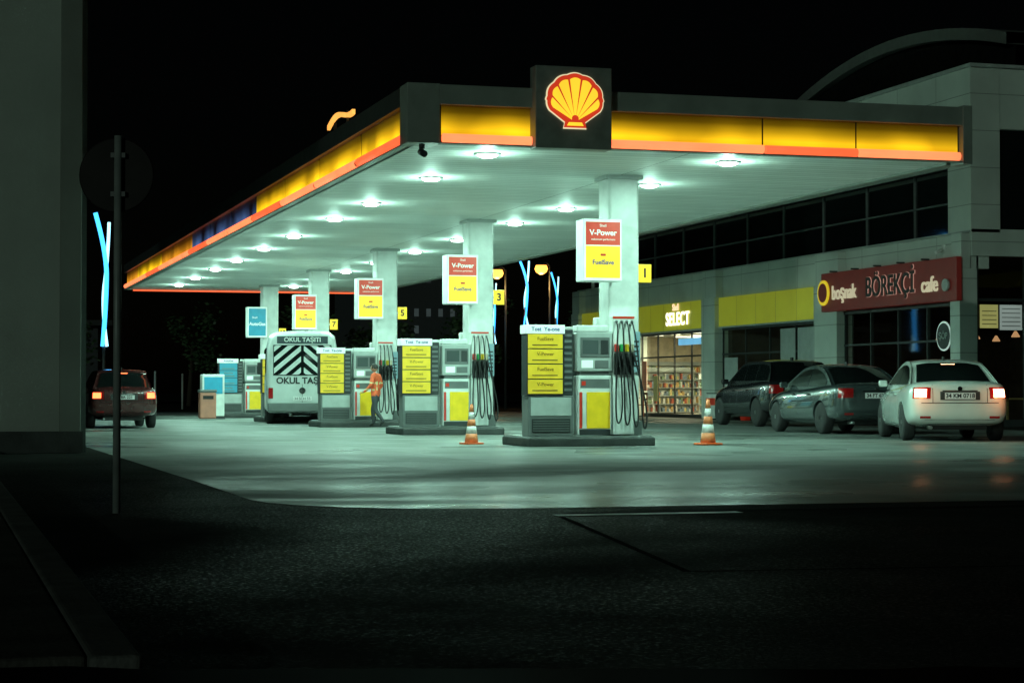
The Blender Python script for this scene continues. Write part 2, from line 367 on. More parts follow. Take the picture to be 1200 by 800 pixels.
# ---------------------------------------------------------------- pumps
blk=pmat('print_black',(.02,.02,.02),.5)
blue=pmat('print_blue',(.02,.08,.3),.5)
hosecol=[pmat('nozzle_red',(.6,.03,.02),.4),pmat('nozzle_green',(.03,.35,.1),.4),pmat('nozzle_yellow',(.8,.5,.02),.4),pmat('nozzle_cream',(.6,.55,.4),.4)]
def linkcopy(src,name,loc):
    e=empty(name,loc)
    for c in src.children:
        o=c.copy(); o.parent=e; C.objects.link(o)
    return e
R0=(4.1,4.13)
isl=empty('pump_island',(R0[0],R0[1],0))
box('kerb',isl,concd,-1.2,1.22,-.9,.9,-.02,.17,.05)
box('steel_edge',isl,mgrey,-1.14,1.16,-.84,.84,.165,.182,.004)
def totem(name,loc,pan,rowtxt,hdr):
    t=empty(name,loc)
    box('cabinet',t,mgrey,-.45,.42,-.2,.2,.18,.92,.02)
    box('cabinet_door',t,lgrey,-.40,.37,-.212,-.2,.55,.88,.004)
    box('vent',t,dgrey,-.38,.35,-.212,-.2,.25,.5,.004)
    boxes('louvres',t,mgrey,[(-.36,.33,-.22,-.211,.27+.045*i,.285+.045*i) for i in range(5)])
    box('side_post',t,dgrey,.22,.42,-.17,.2,.92,2.12,.015)
    boxes('post_slots',t,mgrey,[(.25,.39,-.178,-.17,1.0+.11*i,1.05+.11*i) for i in range(10)])
    box('board_frame',t,dgrey,-.48,.22,-.22,.12,.92,2.04,.01)
    for i in range(4):
        z=.95+.275*i
        box('row_%d'%i,t,pan,-.46,.20,-.232,-.22,z,z+.255,.004)
        text('row_text_%d'%i,t,pmat('print_brown',(.25,.15,.02),.5),rowtxt[i%len(rowtxt)],.09,(-.13,-.236,z+.17),0,.002)
        box('row_line_%d'%i,t,pmat('print_brown',(.25,.15,.02),.5),-.38,.1,-.236,-.232,z+.05,z+.07)
    box('header',t,sgn_w,-.5,.24,-.24,.14,2.04,2.2,.01)
    text('header_text',t,blue,hdr,.1,(-.13,-.243,2.12),0,.002,bold=.002)
    return t
tot=totem('fuel_price_board',(R0[0]-.68,R0[1]-.4,0),pmat('price_yellow',(.8,.56,.04),.4,em=(1,.62,.03),es=.13),['V-Power','FuelSave'],'Tost  Ye-one')
totb=totem('fuel_price_board',(R0[0]-.68,R0[1]+40-.4,0),pmat('price_blue',(.05,.3,.42),.4,em=(.05,.4,.55),es=.15),['AutoGas',''],'AutoGas')
dsp=empty('fuel_pump',(R0[0],R0[1],0))
for s,nm in ((-1,'front'),(1,'back')):
    def Y(a,b): return (min(s*a,s*b),max(s*a,s*b))
    y0,y1=Y(.34,.62)
    box('body_'+nm,dsp,white,-.18,.46,y0,y1,.2,1.28,.02)
    box('head_'+nm,dsp,lgrey,-.2,.48,y0,y1,1.36,2.08,.02)
    box('head_cap_'+nm,dsp,white,-.2,.40,y0,y1,2.08,2.2,.02)
    box('neck_'+nm,dsp,mgrey,-.14,.42,*Y(.38,.58),1.28,1.36)
    box('hose_panel_'+nm,dsp,white,.5,.92,*Y(.36,.58),.2,2.38,.02)
    box('plinth_'+nm,dsp,dgrey,-.16,.44,*Y(.62,.63),.2,.3)
    box('panel_yellow_'+nm,dsp,yellow,-.02,.43,*Y(.62,.632),.32,.98,.003)
    box('panel_white_'+nm,dsp,white,-.1,-.03,*Y(.62,.632),.32,.98,.003)
    box('panel_red_'+nm,dsp,redp,-.16,-.11,*Y(.62,.632),.32,.98,.003)
    box('display_bezel_'+nm,dsp,mgrey,-.14,.42,*Y(.62,.634),1.62,1.98,.004)
    box('display_'+nm,dsp,display,-.1,.2,*Y(.634,.64),1.68,1.93,.003)
    box('keypad_'+nm,dsp,dgrey,.25,.39,*Y(.634,.645),1.68,1.93,.003)
    box('label_'+nm,dsp,sgn_w,-.12,.1,*Y(.62,.63),1.42,1.56,.003)
    box('label2_'+nm,dsp,mgrey,.14,.4,*Y(.62,.63),1.42,1.56,.003)
    box('sticker_'+nm,dsp,mgrey,-.14,.42,*Y(.62,.628),1.06,1.22,.003)
    boxes('sticker_small_'+nm,dsp,redp,[(-.12,-.04,*Y(.628,.632),1.1,1.18)])
    for i in range(4):
        x=.56+.1*i
        box('nozzle_boot_%d_%s'%(i,nm),dsp,hosecol[i],x-.035,x+.035,*Y(.58,.64),1.72,1.86,.01)
        box('boot_base_%d_%s'%(i,nm),dsp,black,x-.04,x+.04,*Y(.58,.62),1.30,1.70,.01)
        cyl('nozzle_%d_%s'%(i,nm),dsp,black,(x,s*.70,1.72),(x,s*.64,1.38),.028,.018,8)
        tube('nozzle_guard_%d_%s'%(i,nm),dsp,black,[(x,s*.64,1.45),(x,s*.73,1.48),(x,s*.74,1.66),(x,s*.69,1.72)],.009,2)
        dx=.03*(i-1)
        tube('hose_%d_%s'%(i,nm),dsp,black,[(x,s*.62,2.26),(x,s*.70,2.2),(x+dx,s*.74,1.8),(x+dx*2,s*.76,1.1),(x+dx*2.4,s*.78,.55-.05*i),(x+.05+dx*2.5,s*.80,.36-.03*i),(x+.12+dx*2,s*.78,.6),(x+.08+dx,s*.77,1.1),(x+.02,s*.75,1.55),(x,s*.70,1.72)],.016,2,True)
        lathe('hose_socket_%d_%s'%(i,nm),dsp,metal,[(.025,s*.58),(.025,s*.63)],10,'Y',(x,0,2.27))
    box('hose_top_stripe_'+nm,dsp,redp,.5,.92,*Y(.58,.588),2.33,2.37)
box('info_board',dsp,pmat('info_blue_grey',(.25,.4,.45),.4,em=(.3,.6,.7),es=.08),.94,1.12,-.345,-.31,1.35,2.1,.005)
boxes('info_lines',dsp,blk,[(.97,1.09,-.35,-.345,1.45+.09*i,1.48+.09*i) for i in range(6)])
def fsign(name,loc,top,bot,t1,t2,tc):
    t=empty(name,loc)
    box('case',t,pmat('sign_case',(.7,.75,.72),.35,em=(.7,1,.85),es=.06),-.37,.37,-.25,.2,3.0,4.14,.02)
    box('frame_front',t,sgn_w,-.36,.36,-.262,-.25,3.01,4.13,.003)
    if top is bot:
        box('panel',t,top,-.32,.32,-.27,-.262,3.06,4.08,.003)
        text('sign_text',t,tc,t1,.17,(0,-.274,3.5),0,.002,bold=.004)
        text('sign_text_small',t,tc,'Shell',.11,(-.1,-.274,3.74),0,.002)
    else:
        box('panel_top',t,top,-.33,.33,-.27,-.262,3.66,4.08,.003)
        box('panel_bottom',t,bot,-.33,.33,-.27,-.262,3.06,3.64,.003)
        text('sign_text_a',t,sgn_w,t1,.145,(.0,-.274,3.88),0,.002,bold=.003)
        text('sign_text_c',t,sgn_w,'Shell',.07,(.0,-.274,4.01),0,.002)
        text('sign_text_d',t,sgn_w,'maksimum performans',.05,(.0,-.274,3.76),0,.002)
        text('sign_text_b',t,blue,t2,.12,(.0,-.274,3.34),0,.002,bold=.002)
        box('logo_dot',t,redp,-.05,.05,-.274,-.27,3.46,3.50)
    boxes('brackets',t,metal,[(.28,.34,.2,.26,3.2,3.28),(.28,.34,.2,.26,3.85,3.93)])
    return t
fs=fsign('fuel_grade_sign',(4.34,3.6,0),sgn_r,sgn_y,'V-Power','FuelSave',blue)
fsb=fsign('autogas_sign',(4.34,43.6,0),sgn_b,sgn_b,'AutoGas','',sgn_w)
for k in range(1,5):
    linkcopy(isl,'pump_island',(R0[0],R0[1]+10*k,0))
    linkcopy(dsp,'fuel_pump',(R0[0],R0[1]+10*k,0))
    if k<4:
        linkcopy(tot,'fuel_price_board',(R0[0]-.68,R0[1]-.4+10*k,0))
        linkcopy(fs,'fuel_grade_sign',(4.34,3.6+10*k,0))
for k,s in enumerate(['1','3','5','7','13']):
    t=empty('pump_number_sign',(5.42,4.1+10*k,3.2))
    box('plate',t,sgn_y,-.13,.13,-.02,.02,-.17,.17,.005)
    box('bracket',t,metal,-.2,-.13,-.015,.015,-.03,.03)
    text('number',t,blk,s,.24,(0,-.023,0),0,.002,bold=.006)

# ---------------------------------------------------------------- cones
cone_o=pmat('cone_orange',(.75,.22,.08),.5,var=.2,scale=12); cone_w=pmat('cone_white',(.7,.7,.66),.45,var=.2,scale=12)
def tcone(loc,sc):
    t=empty('traffic_cone',loc,rad(20),sc)
    box('base',t,orange,-.17,.17,-.17,.17,.003,.035,.01)
    H=.74
    def r(z): return .135-(.135-.028)*(z/H)
    zs=[.03,.2,.34,.47,.6,H]
    ms=[cone_o,cone_w,cone_o,cone_w,cone_o]
    for i in range(5):
        lathe('band_%d'%i,t,ms[i],[(r(zs[i]),zs[i]),(r(zs[i+1]),zs[i+1])],20)
    lathe('tip',t,cone_o,[(.028,H),(.02,H+.015)],16)
tcone((2.36,5.2,0),1.0)
tcone((6.45,3.5,0),1.13)

# ---------------------------------------------------------------- cars
tyre=pmat('tyre',(.015,.015,.015),.7); rim=pmat('alloy_rim',(.45,.46,.46),.3,metal=.9)
plate=pmat('number_plate',(.7,.72,.7),.4,em=(.8,1,.9),es=.05)
lampred=pmat('tail_lamp_red',(.35,.01,.01),.15,coat=1)
chrome=pmat('chrome',(.7,.7,.7),.12,metal=1,rvar=.03)
def wheel(par,x,y,r,w,side):
    prof=[(r*.62,-w/2),(r*.9,-w/2),(r,-w/2+.03),(r,w/2-.03),(r*.9,w/2),(r*.62,w/2)]
    lathe('tyre',par,tyre,prof,28,'X',(x,y,r))
    xo=x+side*(w/2-.03)
    lathe('rim',par,dgrey,[(r*.64,xo-side*.04),(r*.64,xo-side*.01)],28,'X',(0,y,r))
    V=[];F=[]
    n=10
    for i in range(n):
        a=2*math.pi*i/n; d=Vector((0,math.cos(a),math.sin(a))); t=Vector((0,-math.sin(a),math.cos(a)))
        c=Vector((xo,y,r)); k=len(V)
        for rr,ww in ((r*.12,.03),(r*.63,.018)):
            for sx in (0,side*.02):
                for st in (-1,1):
                    V.append(c+d*rr+t*ww*st+Vector((sx,0,0)))
        F+=[(k,k+1,k+5,k+4),(k+2,k+6,k+7,k+3),(k,k+4,k+6,k+2),(k+1,k+3,k+7,k+5),(k+4,k+5,k+7,k+6)]
    mk('spokes',par,rim,V,F)
    lathe('hub',par,rim,[(r*.16,xo-side*.02),(r*.14,xo+side*.03)],14,'X',(0,y,r))
    lathe('rim_lip',par,rim,[(r*.66,xo),(r*.66,xo+side*.012),(r*.60,xo+side*.012),(r*.60,xo)],28,'X',(0,y,r))
def evalmesh(o):
    dg=bpy.context.evaluated_depsgraph_get(); dg.update()
    return bpy.data.meshes.new_from_object(o.evaluated_get(dg))
def car(name,loc,rz,paint,sc=1,kind='sedan',lit=None,hl=False,ptxt='34 ABC 07'):
    E=empty(name,loc,rz,sc)
    if kind=='sedan':
        secs=[(-2.26,.62,.44,.84),(-2.22,.78,.34,.98),(-2.05,.86,.27,1.05),(-1.5,.885,.22,1.04),(-.7,.89,.18,.98),(.3,.89,.18,.95),(1.1,.885,.18,.93),(1.7,.86,.2,.83),(2.08,.78,.24,.71),(2.22,.62,.3,.58)]
        gb=(-1.82,1.08); gr=(-.92,.12); zr=1.44
    else:
        secs=[(-2.02,.62,.46,.92),(-1.98,.80,.36,1.02),(-1.85,.86,.28,1.06),(-1.3,.885,.24,1.05),(-.6,.89,.2,1.0),(.3,.89,.2,.98),(1.0,.885,.2,.96),(1.5,.86,.22,.88),(1.88,.78,.26,.76),(2.0,.62,.32,.62)]
        gb=(-1.93,1.0); gr=(-1.55,.1); zr=1.5
    V=[];F=[]
    for (y,hw,zb,zt) in secs:
        h=zt-zb
        half=[(0,zb),(hw*.8,zb),(hw*.97,zb+.08),(hw,zb+.36*h),(hw*.99,zb+.66*h),(hw*.95,zt-.07),(hw*.82,zt-.005),(0,zt+.02)]
        ring=half+[(-x,z) for x,z in half[-2:0:-1]]
        V+=[(x,y,z) for x,z in ring]
    n=14
    for k in range(len(secs)-1):
        for i in range(n):
            j=(i+1)%n; F.append((k*n+i,(k+1)*n+i,(k+1)*n+j,k*n+j))
    F.append(tuple(range(n))); F.append(tuple(range((len(secs)-1)*n,len(secs)*n))[::-1])
    tmp=mk('tmp',None,paint,V,F)
    bm=bmesh.new(); bm.from_mesh(tmp.data); bmesh.ops.recalc_face_normals(bm,faces=bm.faces); bm.to_mesh(tmp.data); bm.free()
    ss=tmp.modifiers.new('s','SUBSURF'); ss.levels=2; ss.render_levels=2
    ya,yb=(-1.33,1.35) if kind=='sedan' else (-1.22,1.25)
    r=.325
    me=evalmesh(tmp)
    tree=BVHTree.FromPolygons([v.co.copy() for v in me.vertices],[tuple(p.vertices) for p in me.polygons])
    tmp.modifiers.clear(); tmp.data=me
    cuts=[]
    for y in (ya,yb):
        for s in (-1,1):
            c=lathe('cut',None,black,[(r+.05,s*.5),(r+.05,s*1.2)],32,'X',(0,y,r-.01)); cuts.append(c)
            m=tmp.modifiers.new('b','BOOLEAN'); m.operation='DIFFERENCE'; m.object=c; m.solver='EXACT'
    me2=evalmesh(tmp)
    for c in cuts: bpy.data.objects.remove(c)
    bpy.data.objects.remove(tmp)
    me2.materials.clear(); me2.materials.append(paint)
    body=addobj('body',me2,E,None)
    for p in me2.polygons: p.use_smooth=True
    try:
        me2.set_sharp_from_angle(angle=rad(40))
    except Exception: pass
    box('underbody',E,black,-.5,.5,secs[0][0]+.25,secs[-1][0]-.25,.2,.5)
    for y in (ya,yb):
        for s in (-1,1): wheel(E,s*.765,y,r,.21,s)
    zb=.90; hb=.80
    y0,y1=gb; q0,q1=gr
    def sideprof(t):
        P0=[(y0,zb+.04),(y0+(q0-y0)*.55,zb+(zr-zb)*.58),(q0,zr-.06),(q0+.35,zr-.005),((q0+q1)/2+.1,zr),(q1-.2,zr-.02),(q1+.12,zr-.09),(q1+(y1-q1)*.6,zb+(zr-zb)*.42),(y1,zb+.02)]
        f=t*(len(P0)-1); i=min(int(f),len(P0)-2); u=f-i
        g=lambda k:P0[max(0,min(len(P0)-1,k))]
        p=[g(i-1),g(i),g(i+1),g(i+2)]
        def cr(a,b,c,d): return .5*((2*b)+(-a+c)*u+(2*a-5*b+4*c-d)*u*u+(-a+3*b-3*c+d)*u**3)
        return cr(*[q[0] for q in p]),cr(*[q[1] for q in p])
    def cabpt(t,w):
        y,z=sideprof(t); hh=max(0,(z-zb)/(zr-zb))
        hw=hb-(.205)*hh
        x=w*hw; zz=z-.035*abs(w)**3*hh
        yy=y+ (.10*(w*w) if t<.25 else 0) - (.14*w*w if t>.78 else 0)
        return Vector((x,yy,zz))
    NT=32;NW=12;V=[];F=[]
    for i in range(NT+1):
        for j in range(NW+1): V.append(cabpt(i/NT,-1+2*j/NW))
    for i in range(NT):
        for j in range(NW):
            k=i*(NW+1)+j; F.append((k,k+NW+1,k+NW+2,k+1))
    def sidept(s,y,h):
        zt=ztop(y); z=zb+(zt-zb)*h; return Vector((s*(hb-.205*(z-zb)/(zr-zb)),y,z))
    samples=[sideprof(i/200) for i in range(201)]
    def ztop(y):
        best=zb
        for k in range(200):
            a,b_=samples[k],samples[k+1]
            if min(a[0],b_[0])<=y<=max(a[0],b_[0]) and abs(b_[0]-a[0])>1e-9:
                best=max(best,a[1]+(b_[1]-a[1])*(y-a[0])/(b_[0]-a[0]))
        return best-.035*max(0,(best-zb)/(zr-zb))
    for s in (-1,1):
        base=len(V); M=40
        for i in range(M+1):
            y=(y0+.10)+((y1-.14)-(y0+.10))*i/M
            for h_ in (0,.5,1): V.append(sidept(s,y,h_))
        for i in range(M):
            for h_ in (0,1):
                k=base+3*i+h_; F.append((k,k+3,k+4,k+1) if s>0 else (k,k+1,k+4,k+3))
    mk('cabin',E,paint,V,F,True)
    def cglass(nm,t0,t1,w):
        V=[];F=[];A=10;B=10
        for i in range(A+1):
            t=t0+(t1-t0)*i/A
            for j in range(B+1):
                ww=w*(-1+2*j/B); p=cabpt(t,ww)
                e=.01; nrm=(cabpt(min(1,t+e),ww)-cabpt(t-e,ww)).cross(cabpt(t,ww+e)-cabpt(t,ww-e))
                nrm=-nrm.normalized()
                if nrm.z<0: nrm=-nrm
                V.append(p+nrm*.008)
        for i in range(A):
            for j in range(B):
                k=i*(B+1)+j; F.append((k,k+B+1,k+B+2,k+1))
        mk(nm,E,glassd,V,F,True)
    cglass('rear_window',.045,.235,.86); cglass('windscreen',.785,.965,.88)
    ylo=y0+.42 if kind=='sedan' else y0+.25
    cuts_=[(ylo,-.43),(-.38,y1-.30)] if kind=='sedan' else [(ylo,-.95),(-.88,-.22),(-.16,y1-.3)]
    for s in (-1,1):
        for ci,(a,b_) in enumerate(cuts_):
            V=[];F=[];M=14
            for i in range(M+1):
                y=a+(b_-a)*i/M
                zt=ztop(y)-.07; zl=.985 if kind=='sedan' else 1.03
                zt=max(zt,zl+.004)
                for z in (zl,zt): 
                    V.append(Vector((s*(hb-.205*(z-zb)/(zr-zb)+.008),y,z)))
            for i in range(M):
                k=2*i; F.append((k,k+2,k+3,k+1) if s>0 else (k,k+1,k+3,k+2))
            mk('side_window_%d_%d'%(s,ci),E,glassd,V,F)
    def patch(nm,mat,tg,dirv,nx=8,nz=4,off=.007):
        V=[];F=[]
        dv=Vector(dirv).normalized()
        x0,x1,z0,z1,ax=tg
        for i in range(nx+1):
            for j in range(nz+1):
                a=x0+(x1-x0)*i/nx; z=z0+(z1-z0)*j/nz
                t=Vector((a,ax,z)) if abs(dv.y)>.4 else Vector((ax,a,z))
                h=tree.ray_cast(t-dv*3,dv)
                if h[0] is None: h=tree.find_nearest(t)
                V.append(h[0]+h[1]*off)
        for i in range(nx):
            for j in range(nz):
                k=i*(nz+1)+j; F.append((k,k+nz+1,k+nz+2,k+1))
        return mk(nm,E,mat,V,F,True)
    ry=secs[0][0]; fy=secs[-1][0]
    z0,z1=(.74,.93)
    for s in (-1,1):
        d=(-s*.55,1,0)
        patch('tail_lamp_%d'%s,lampred,(s*.48,s*.82,z0,z1,ry+.06),d,off=.008)
        if lit: patch('tail_lamp_lit_%d'%s,lit,(s*.55,s*.77,z0+.02,z1-.03,ry+.06),d,off=.013)
        patch('reflector_%d'%s,lampred,(s*.5,s*.68,.40,.44,ry+.06),(0,1,0),off=.006,nz=1)
        patch('head_lamp_%d'%s,chrome,(s*.45,s*.78,.58,.70,fy-.1),(-s*.5,-1,0),off=.006)
        sx=s*.95
        for yy in (-.98,-.05,.92):
            patch('door_seam_%d_%d'%(s,int(yy*100)),black,(yy,yy+.012,.3,.93,sx),(-s,0,0),nx=1,nz=6,off=.003)
        patch('sill_%d'%s,dgrey,(-.9,.95,.2,.28,sx),(-s,0,0),nx=8,nz=1,off=.004)
        for yy in (-.62,.28):
            box('handle_%d_%d'%(s,int(yy*100)),E,paint,s*.87-.03,s*.87+.03,yy-.09,yy+.09,.80,.83,.01)
        box('mirror_%d'%s,E,paint,min(s*.82,s*.98),max(s*.82,s*.98),.66,.78,.95,1.07,.03)
    patch('boot_seam_low',black,(-.66,.66,.66,.672,ry),(0,1,0),nx=16,nz=1,off=.004)
    for s in (-1,1): patch('boot_seam_v%d'%s,black,(s*.46,s*.47,.67,.98,ry),(0,1,0),nx=1,nz=4,off=.004)
    patch('bumper_insert',dgrey,(-.6,.6,.30,.38,ry),(0,1,0),nx=12,nz=1,off=.005)
    patch('plate_recess',dgrey,(-.34,.34,.715,.86,ry),(0,1,0),nx=8,nz=2,off=.006)
    h=tree.ray_cast(Vector((0,-5,.78)),Vector((0,1,0)))[0]
    box('number_plate',E,plate,-.26,.26,h.y-.022,h.y-.008,.73,.84,.003)
    text('plate_text',E,blk,ptxt,.1,(0,h.y-.024,.785),0,.001,bold=.003)
    h2=tree.ray_cast(Vector((0,-5,.92)),Vector((0,1,0)))[0]
    lathe('badge',E,chrome,[(.04,h2.y-.012),(.04,h2.y+.01)],16,'Y',(0,0,.91))
    patch('boot_chrome',chrome,(-.3,.3,.865,.88,ry),(0,1,0),nx=8,nz=1,off=.008)
    cyl('exhaust',E,metal,(-.5,ry+.02,.24),(-.5,ry+.3,.24),.03)
    box('aerial',E,black,-.02,.02,q0+.25,q0+.38,zr-.01,zr+.05,.01)
    if lit:
        p=cabpt(.22,0); box('high_brake_lamp',E,lit,-.12,.12,p.y-.03,p.y-.01,p.z-.02,p.z,.003)
    return E
p_grey=pmat('car_paint_grey',(.07,.088,.09),.2,metal=.4,coat=1,var=.05,rvar=.03)
p_white=pmat('car_paint_white',(.68,.73,.69),.25,coat=1,var=.04,rvar=.03)
p_red=pmat('car_paint_maroon',(.07,.018,.018),.25,metal=.2,coat=1,var=.05,rvar=.03)
p_dark=pmat('car_paint_dark',(.012,.013,.015),.25,coat=1,var=.05,rvar=.03)
lit_w=emat('tail_lamp_glow',(1,.50,.24),14)
lit_r=emat('tail_lamp_glow_red',(1,.14,.04),5)
car('parked_car',(13.6,13.1,0),rad(-4),p_grey,1.14,ptxt='34 FT 6215')
wc=car('parked_car',(12.98,6.83,0),rad(-18.7),p_white,1.15,lit=lit_w,ptxt='34 KM 0718')
car('parked_car',(16.1,22.6,0),rad(-3),p_dark,1.26,kind='hatch',ptxt='34 VN 88')
bl=bpy.data.lights.new('tail_light','POINT'); bl.energy=5; bl.color=(1,.30,.10); bl.shadow_soft_size=.08
for s in (-.72,.72):
    o=bpy.data.objects.new('tail_light',bl); o.location=(s,-2.5,.82); o.parent=wc; C.objects.link(o)
car('car',(-2.45,25.4,0),rad(1),p_red,1.06,kind='hatch',lit=lit_r,ptxt='34 BR 221')

# ---------------------------------------------------------------- minibus
mb=empty('school_minibus',(3.45,29.0,0),rad(-8.5),1.1)
p_bus=pmat('bus_paint',(.62,.66,.64),.3,coat=.6,var=.06)
secs=[(-.0,.9,.40,2.36),(.06,.97,.34,2.50),(.3,1.0,.3,2.56),(3.3,1.0,.3,2.56),(3.9,.98,.3,2.3),(4.4,.95,.32,1.3),(4.7,.85,.36,1.0)]
V=[];F=[]
for (y,hw,zb,zt) in secs:
    half=[(0,zb),(hw*.9,zb),(hw,zb+.12),(hw,1.1 if zt>1.4 else zb+.4),(hw*.97,zt-.5 if zt>1.4 else zt-.2),(hw*.9,zt-.12),(hw*.75,zt-.02),(0,zt+.03)]
    ring=half+[(-x,z) for x,z in half[-2:0:-1]]; V+=[(x,y,z) for x,z in ring]
n=14
for k in range(len(secs)-1):
    for i in range(n):
        j=(i+1)%n; F.append((k*n+i,(k+1)*n+i,(k+1)*n+j,k*n+j))
F.append(tuple(range(n))); F.append(tuple(range((len(secs)-1)*n,len(secs)*n))[::-1])
mk('body',mb,p_bus,V,F,True,.05)
for y in (.9,3.7):
    for s in (-1,1): wheel(mb,s*.88,y,.36,.2,s)
box('rear_window',mb,glassd,-.80,.80,-.03,.02,1.34,2.18,.01)
V=[];F=[]
for s in (-1,1):
    for i in range(6):
        NC=14
        for c in range(NC):
            xa=.04+.74*c/NC; xb=.04+.74*(c+1)/NC
            q=[]
            for x in (xa,xb):
                lo=1.0+.30*i+.2-.85*x+.25; hi=lo+.15
                q.append((x,min(max(lo,1.36),2.16),min(max(hi,1.36),2.16)))
            if q[0][2]-q[0][1]<.005 and q[1][2]-q[1][1]<.005: continue
            k=len(V)
            V+=[(s*q[0][0],-.036,q[0][1]),(s*q[1][0],-.036,q[1][1]),(s*q[1][0],-.036,q[1][2]),(s*q[0][0],-.036,q[0][2])]
            F.append((k,k+1,k+2,k+3) if s>0 else (k+3,k+2,k+1,k))
mk('chevrons',mb,p_bus,V,F)
box('top_band',mb,pmat('band_navy',(.03,.05,.06),.4),-.70,.70,-.035,.02,2.22,2.42,.01)
text('sign_top',mb,white,'OKUL TAŞITI',.17,(0,-.04,2.32),0,.002,bold=.004)
text('sign_main',mb,blk,'OKUL TAŞITI',.24,(0,-.012,1.19),0,.003,bold=.008)
box('bumper',mb,mgrey,-.95,.95,-.08,.1,.34,.58,.03)
for s in (-1,1):
    box('tail_lamp_%d'%s,mb,lampred,min(s*.8,s*.93),max(s*.8,s*.93),-.03,.1,.70,1.0,.02)
    box('side_window_%d'%s,mb,glassd,min(s*.95,s*1.01),max(s*.95,s*1.01),.5,3.5,1.4,2.1,.01)
    box('mirror_%d'%s,mb,black,min(s*1.0,s*1.2),max(s*1.0,s*1.2),4.0,4.1,1.4,1.75,.02)
box('number_plate',mb,plate,-.26,.26,-.03,-.0,.64,.76,.003)
text('plate_text',mb,blk,'34 SCH 55',.1,(0,-.035,.70),0,.001)
lathe('badge',mb,chrome,[(.09,-.03),(.09,0)],20,'Y',(0,0,.92))
box('door_gap',mb,black,-.006,.006,-.008,.01,.6,1.1)

# ---------------------------------------------------------------- attendant
def skin_mesh(name,parent,verts,edges,mats,matfn,lv=2,root=0):
    me=bpy.data.meshes.new(name); bm=bmesh.new()
    ly_=bm.verts.layers.skin.new()
    vs_=[]
    for i,(co,r_) in enumerate(verts):
        v=bm.verts.new(co); v[ly_].radius=r_ if isinstance(r_,tuple) else (r_,r_); v[ly_].use_root=(i==root); vs_.append(v)
    for a,b in edges: bm.edges.new((vs_[a],vs_[b]))
    bm.to_mesh(me); bm.free()
    o=bpy.data.objects.new('tmp',me); C.objects.link(o)
    o.modifiers.new('sk','SKIN'); s=o.modifiers.new('s','SUBSURF'); s.levels=lv; s.render_levels=lv
    m2=evalmesh(o); bpy.data.objects.remove(o)
    ob=addobj(name,m2,parent,None,True)
    m2.materials.clear()
    for m in mats: m2.materials.append(m)
    for p in m2.polygons:
        p.material_index=matfn(p.center)
        p.use_smooth=True
    return ob
skin=pmat('skin',(.45,.25,.17),.5); hair=pmat('hair_dark',(.02,.015,.012),.6)
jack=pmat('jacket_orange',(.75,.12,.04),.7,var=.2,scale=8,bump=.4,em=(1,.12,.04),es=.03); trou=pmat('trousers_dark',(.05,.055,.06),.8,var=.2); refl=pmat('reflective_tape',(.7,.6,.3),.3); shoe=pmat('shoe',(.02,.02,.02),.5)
pe=empty('gas_station_attendant',(4.35,22.7,0),rad(50))
JV=[((0,0,.93),(.15,.115)),((0,.0,1.10),(.14,.11)),((0,.02,1.32),(.17,.12)),((0,.01,1.45),(.09,.08)),((0,.03,1.53),.055),
    ((.17,0,1.42),.075),((.25,-.05,1.15),.055),((.24,.10,.93),.036),((.23,.14,.86),.03),
    ((-.17,0,1.42),.075),((-.27,.0,1.15),.055),((-.25,.20,1.0),.036),((-.22,.27,.97),.03),
    ((.09,0,.87),.10),((.11,.15,.50),.068),((.11,.12,.12),.048),((.12,.26,.045),.045),
    ((-.09,0,.87),.10),((-.11,-.04,.49),.068),((-.11,-.30,.17),.048),((-.12,-.20,.05),.042)]
JE=[(0,1),(1,2),(2,3),(3,4),(2,5),(5,6),(6,7),(7,8),(2,9),(9,10),(10,11),(11,12),(0,13),(13,14),(14,15),(15,16),(0,17),(17,18),(18,19),(19,20)]
def mf(c):
    x,y,z=c
    if (c-Vector((.23,.14,.86))).length<.06 or (c-Vector((-.22,.27,.97))).length<.06: return 3
    if z>1.505: return 3
    if abs(x)<.19 and z<.88: return 4 if (z<.1 or (y<-.15 and z<.16)) else 1
    if z<.6: return 4 if z<.1 else 1
    if (1.03<z<1.06 or 1.21<z<1.24) : return 2
    return 0
skin_mesh('body',pe,JV,JE,[jack,trou,refl,skin,shoe],mf)
def headmesh():
    bm=bmesh.new(); bmesh.ops.create_uvsphere(bm,u_segments=20,v_segments=14,radius=1)
    for v in bm.verts:
        x,y,z=v.co
        w=1-.18*max(0,-z)
        v.co=Vector((x*.078*w,y*.098*(1-.1*max(0,-z)),z*.115))
        if y>.7 and -.25<z<.15 and abs(x)<.25: v.co.y+=.018
        if y>.6 and -.55<z<-.35: v.co.y+=.004
    me=bpy.data.meshes.new('head'); bm.to_mesh(me); bm.free(); return me
h=addobj('head',headmesh(),pe,skin,True); h.location=(0,.05,1.635)
for s in (-1,1):
    e_=lathe('ear_%d'%s,pe,skin,[(.004,0),(.02,.004),(.024,.012),(.01,.018)],10,'X',(s*.078-.008,.04,1.63))
    lathe('eye_%d'%s,pe,white,[(.003,0),(.010,.004),(.011,.008),(.003,.013)],8,'Y',(s*.03,.135,1.645))
box('mouth',pe,redp,-.02,.02,.135,.142,1.575,1.58)
bm=bmesh.new(); bmesh.ops.create_uvsphere(bm,u_segments=20,v_segments=14,radius=1)
dl=[v for v in bm.verts if v.co.z<-.35 or (v.co.y>.35 and v.co.z<.42)]
bmesh.ops.delete(bm,geom=dl,context='VERTS')
for v in bm.verts: v.co=Vector((v.co.x*.087,v.co.y*.108,v.co.z*.126))
me=bpy.data.meshes.new('hair'); bm.to_mesh(me); bm.free()
hh=addobj('hair',me,pe,hair,True); hh.location=(0,.047,1.64)
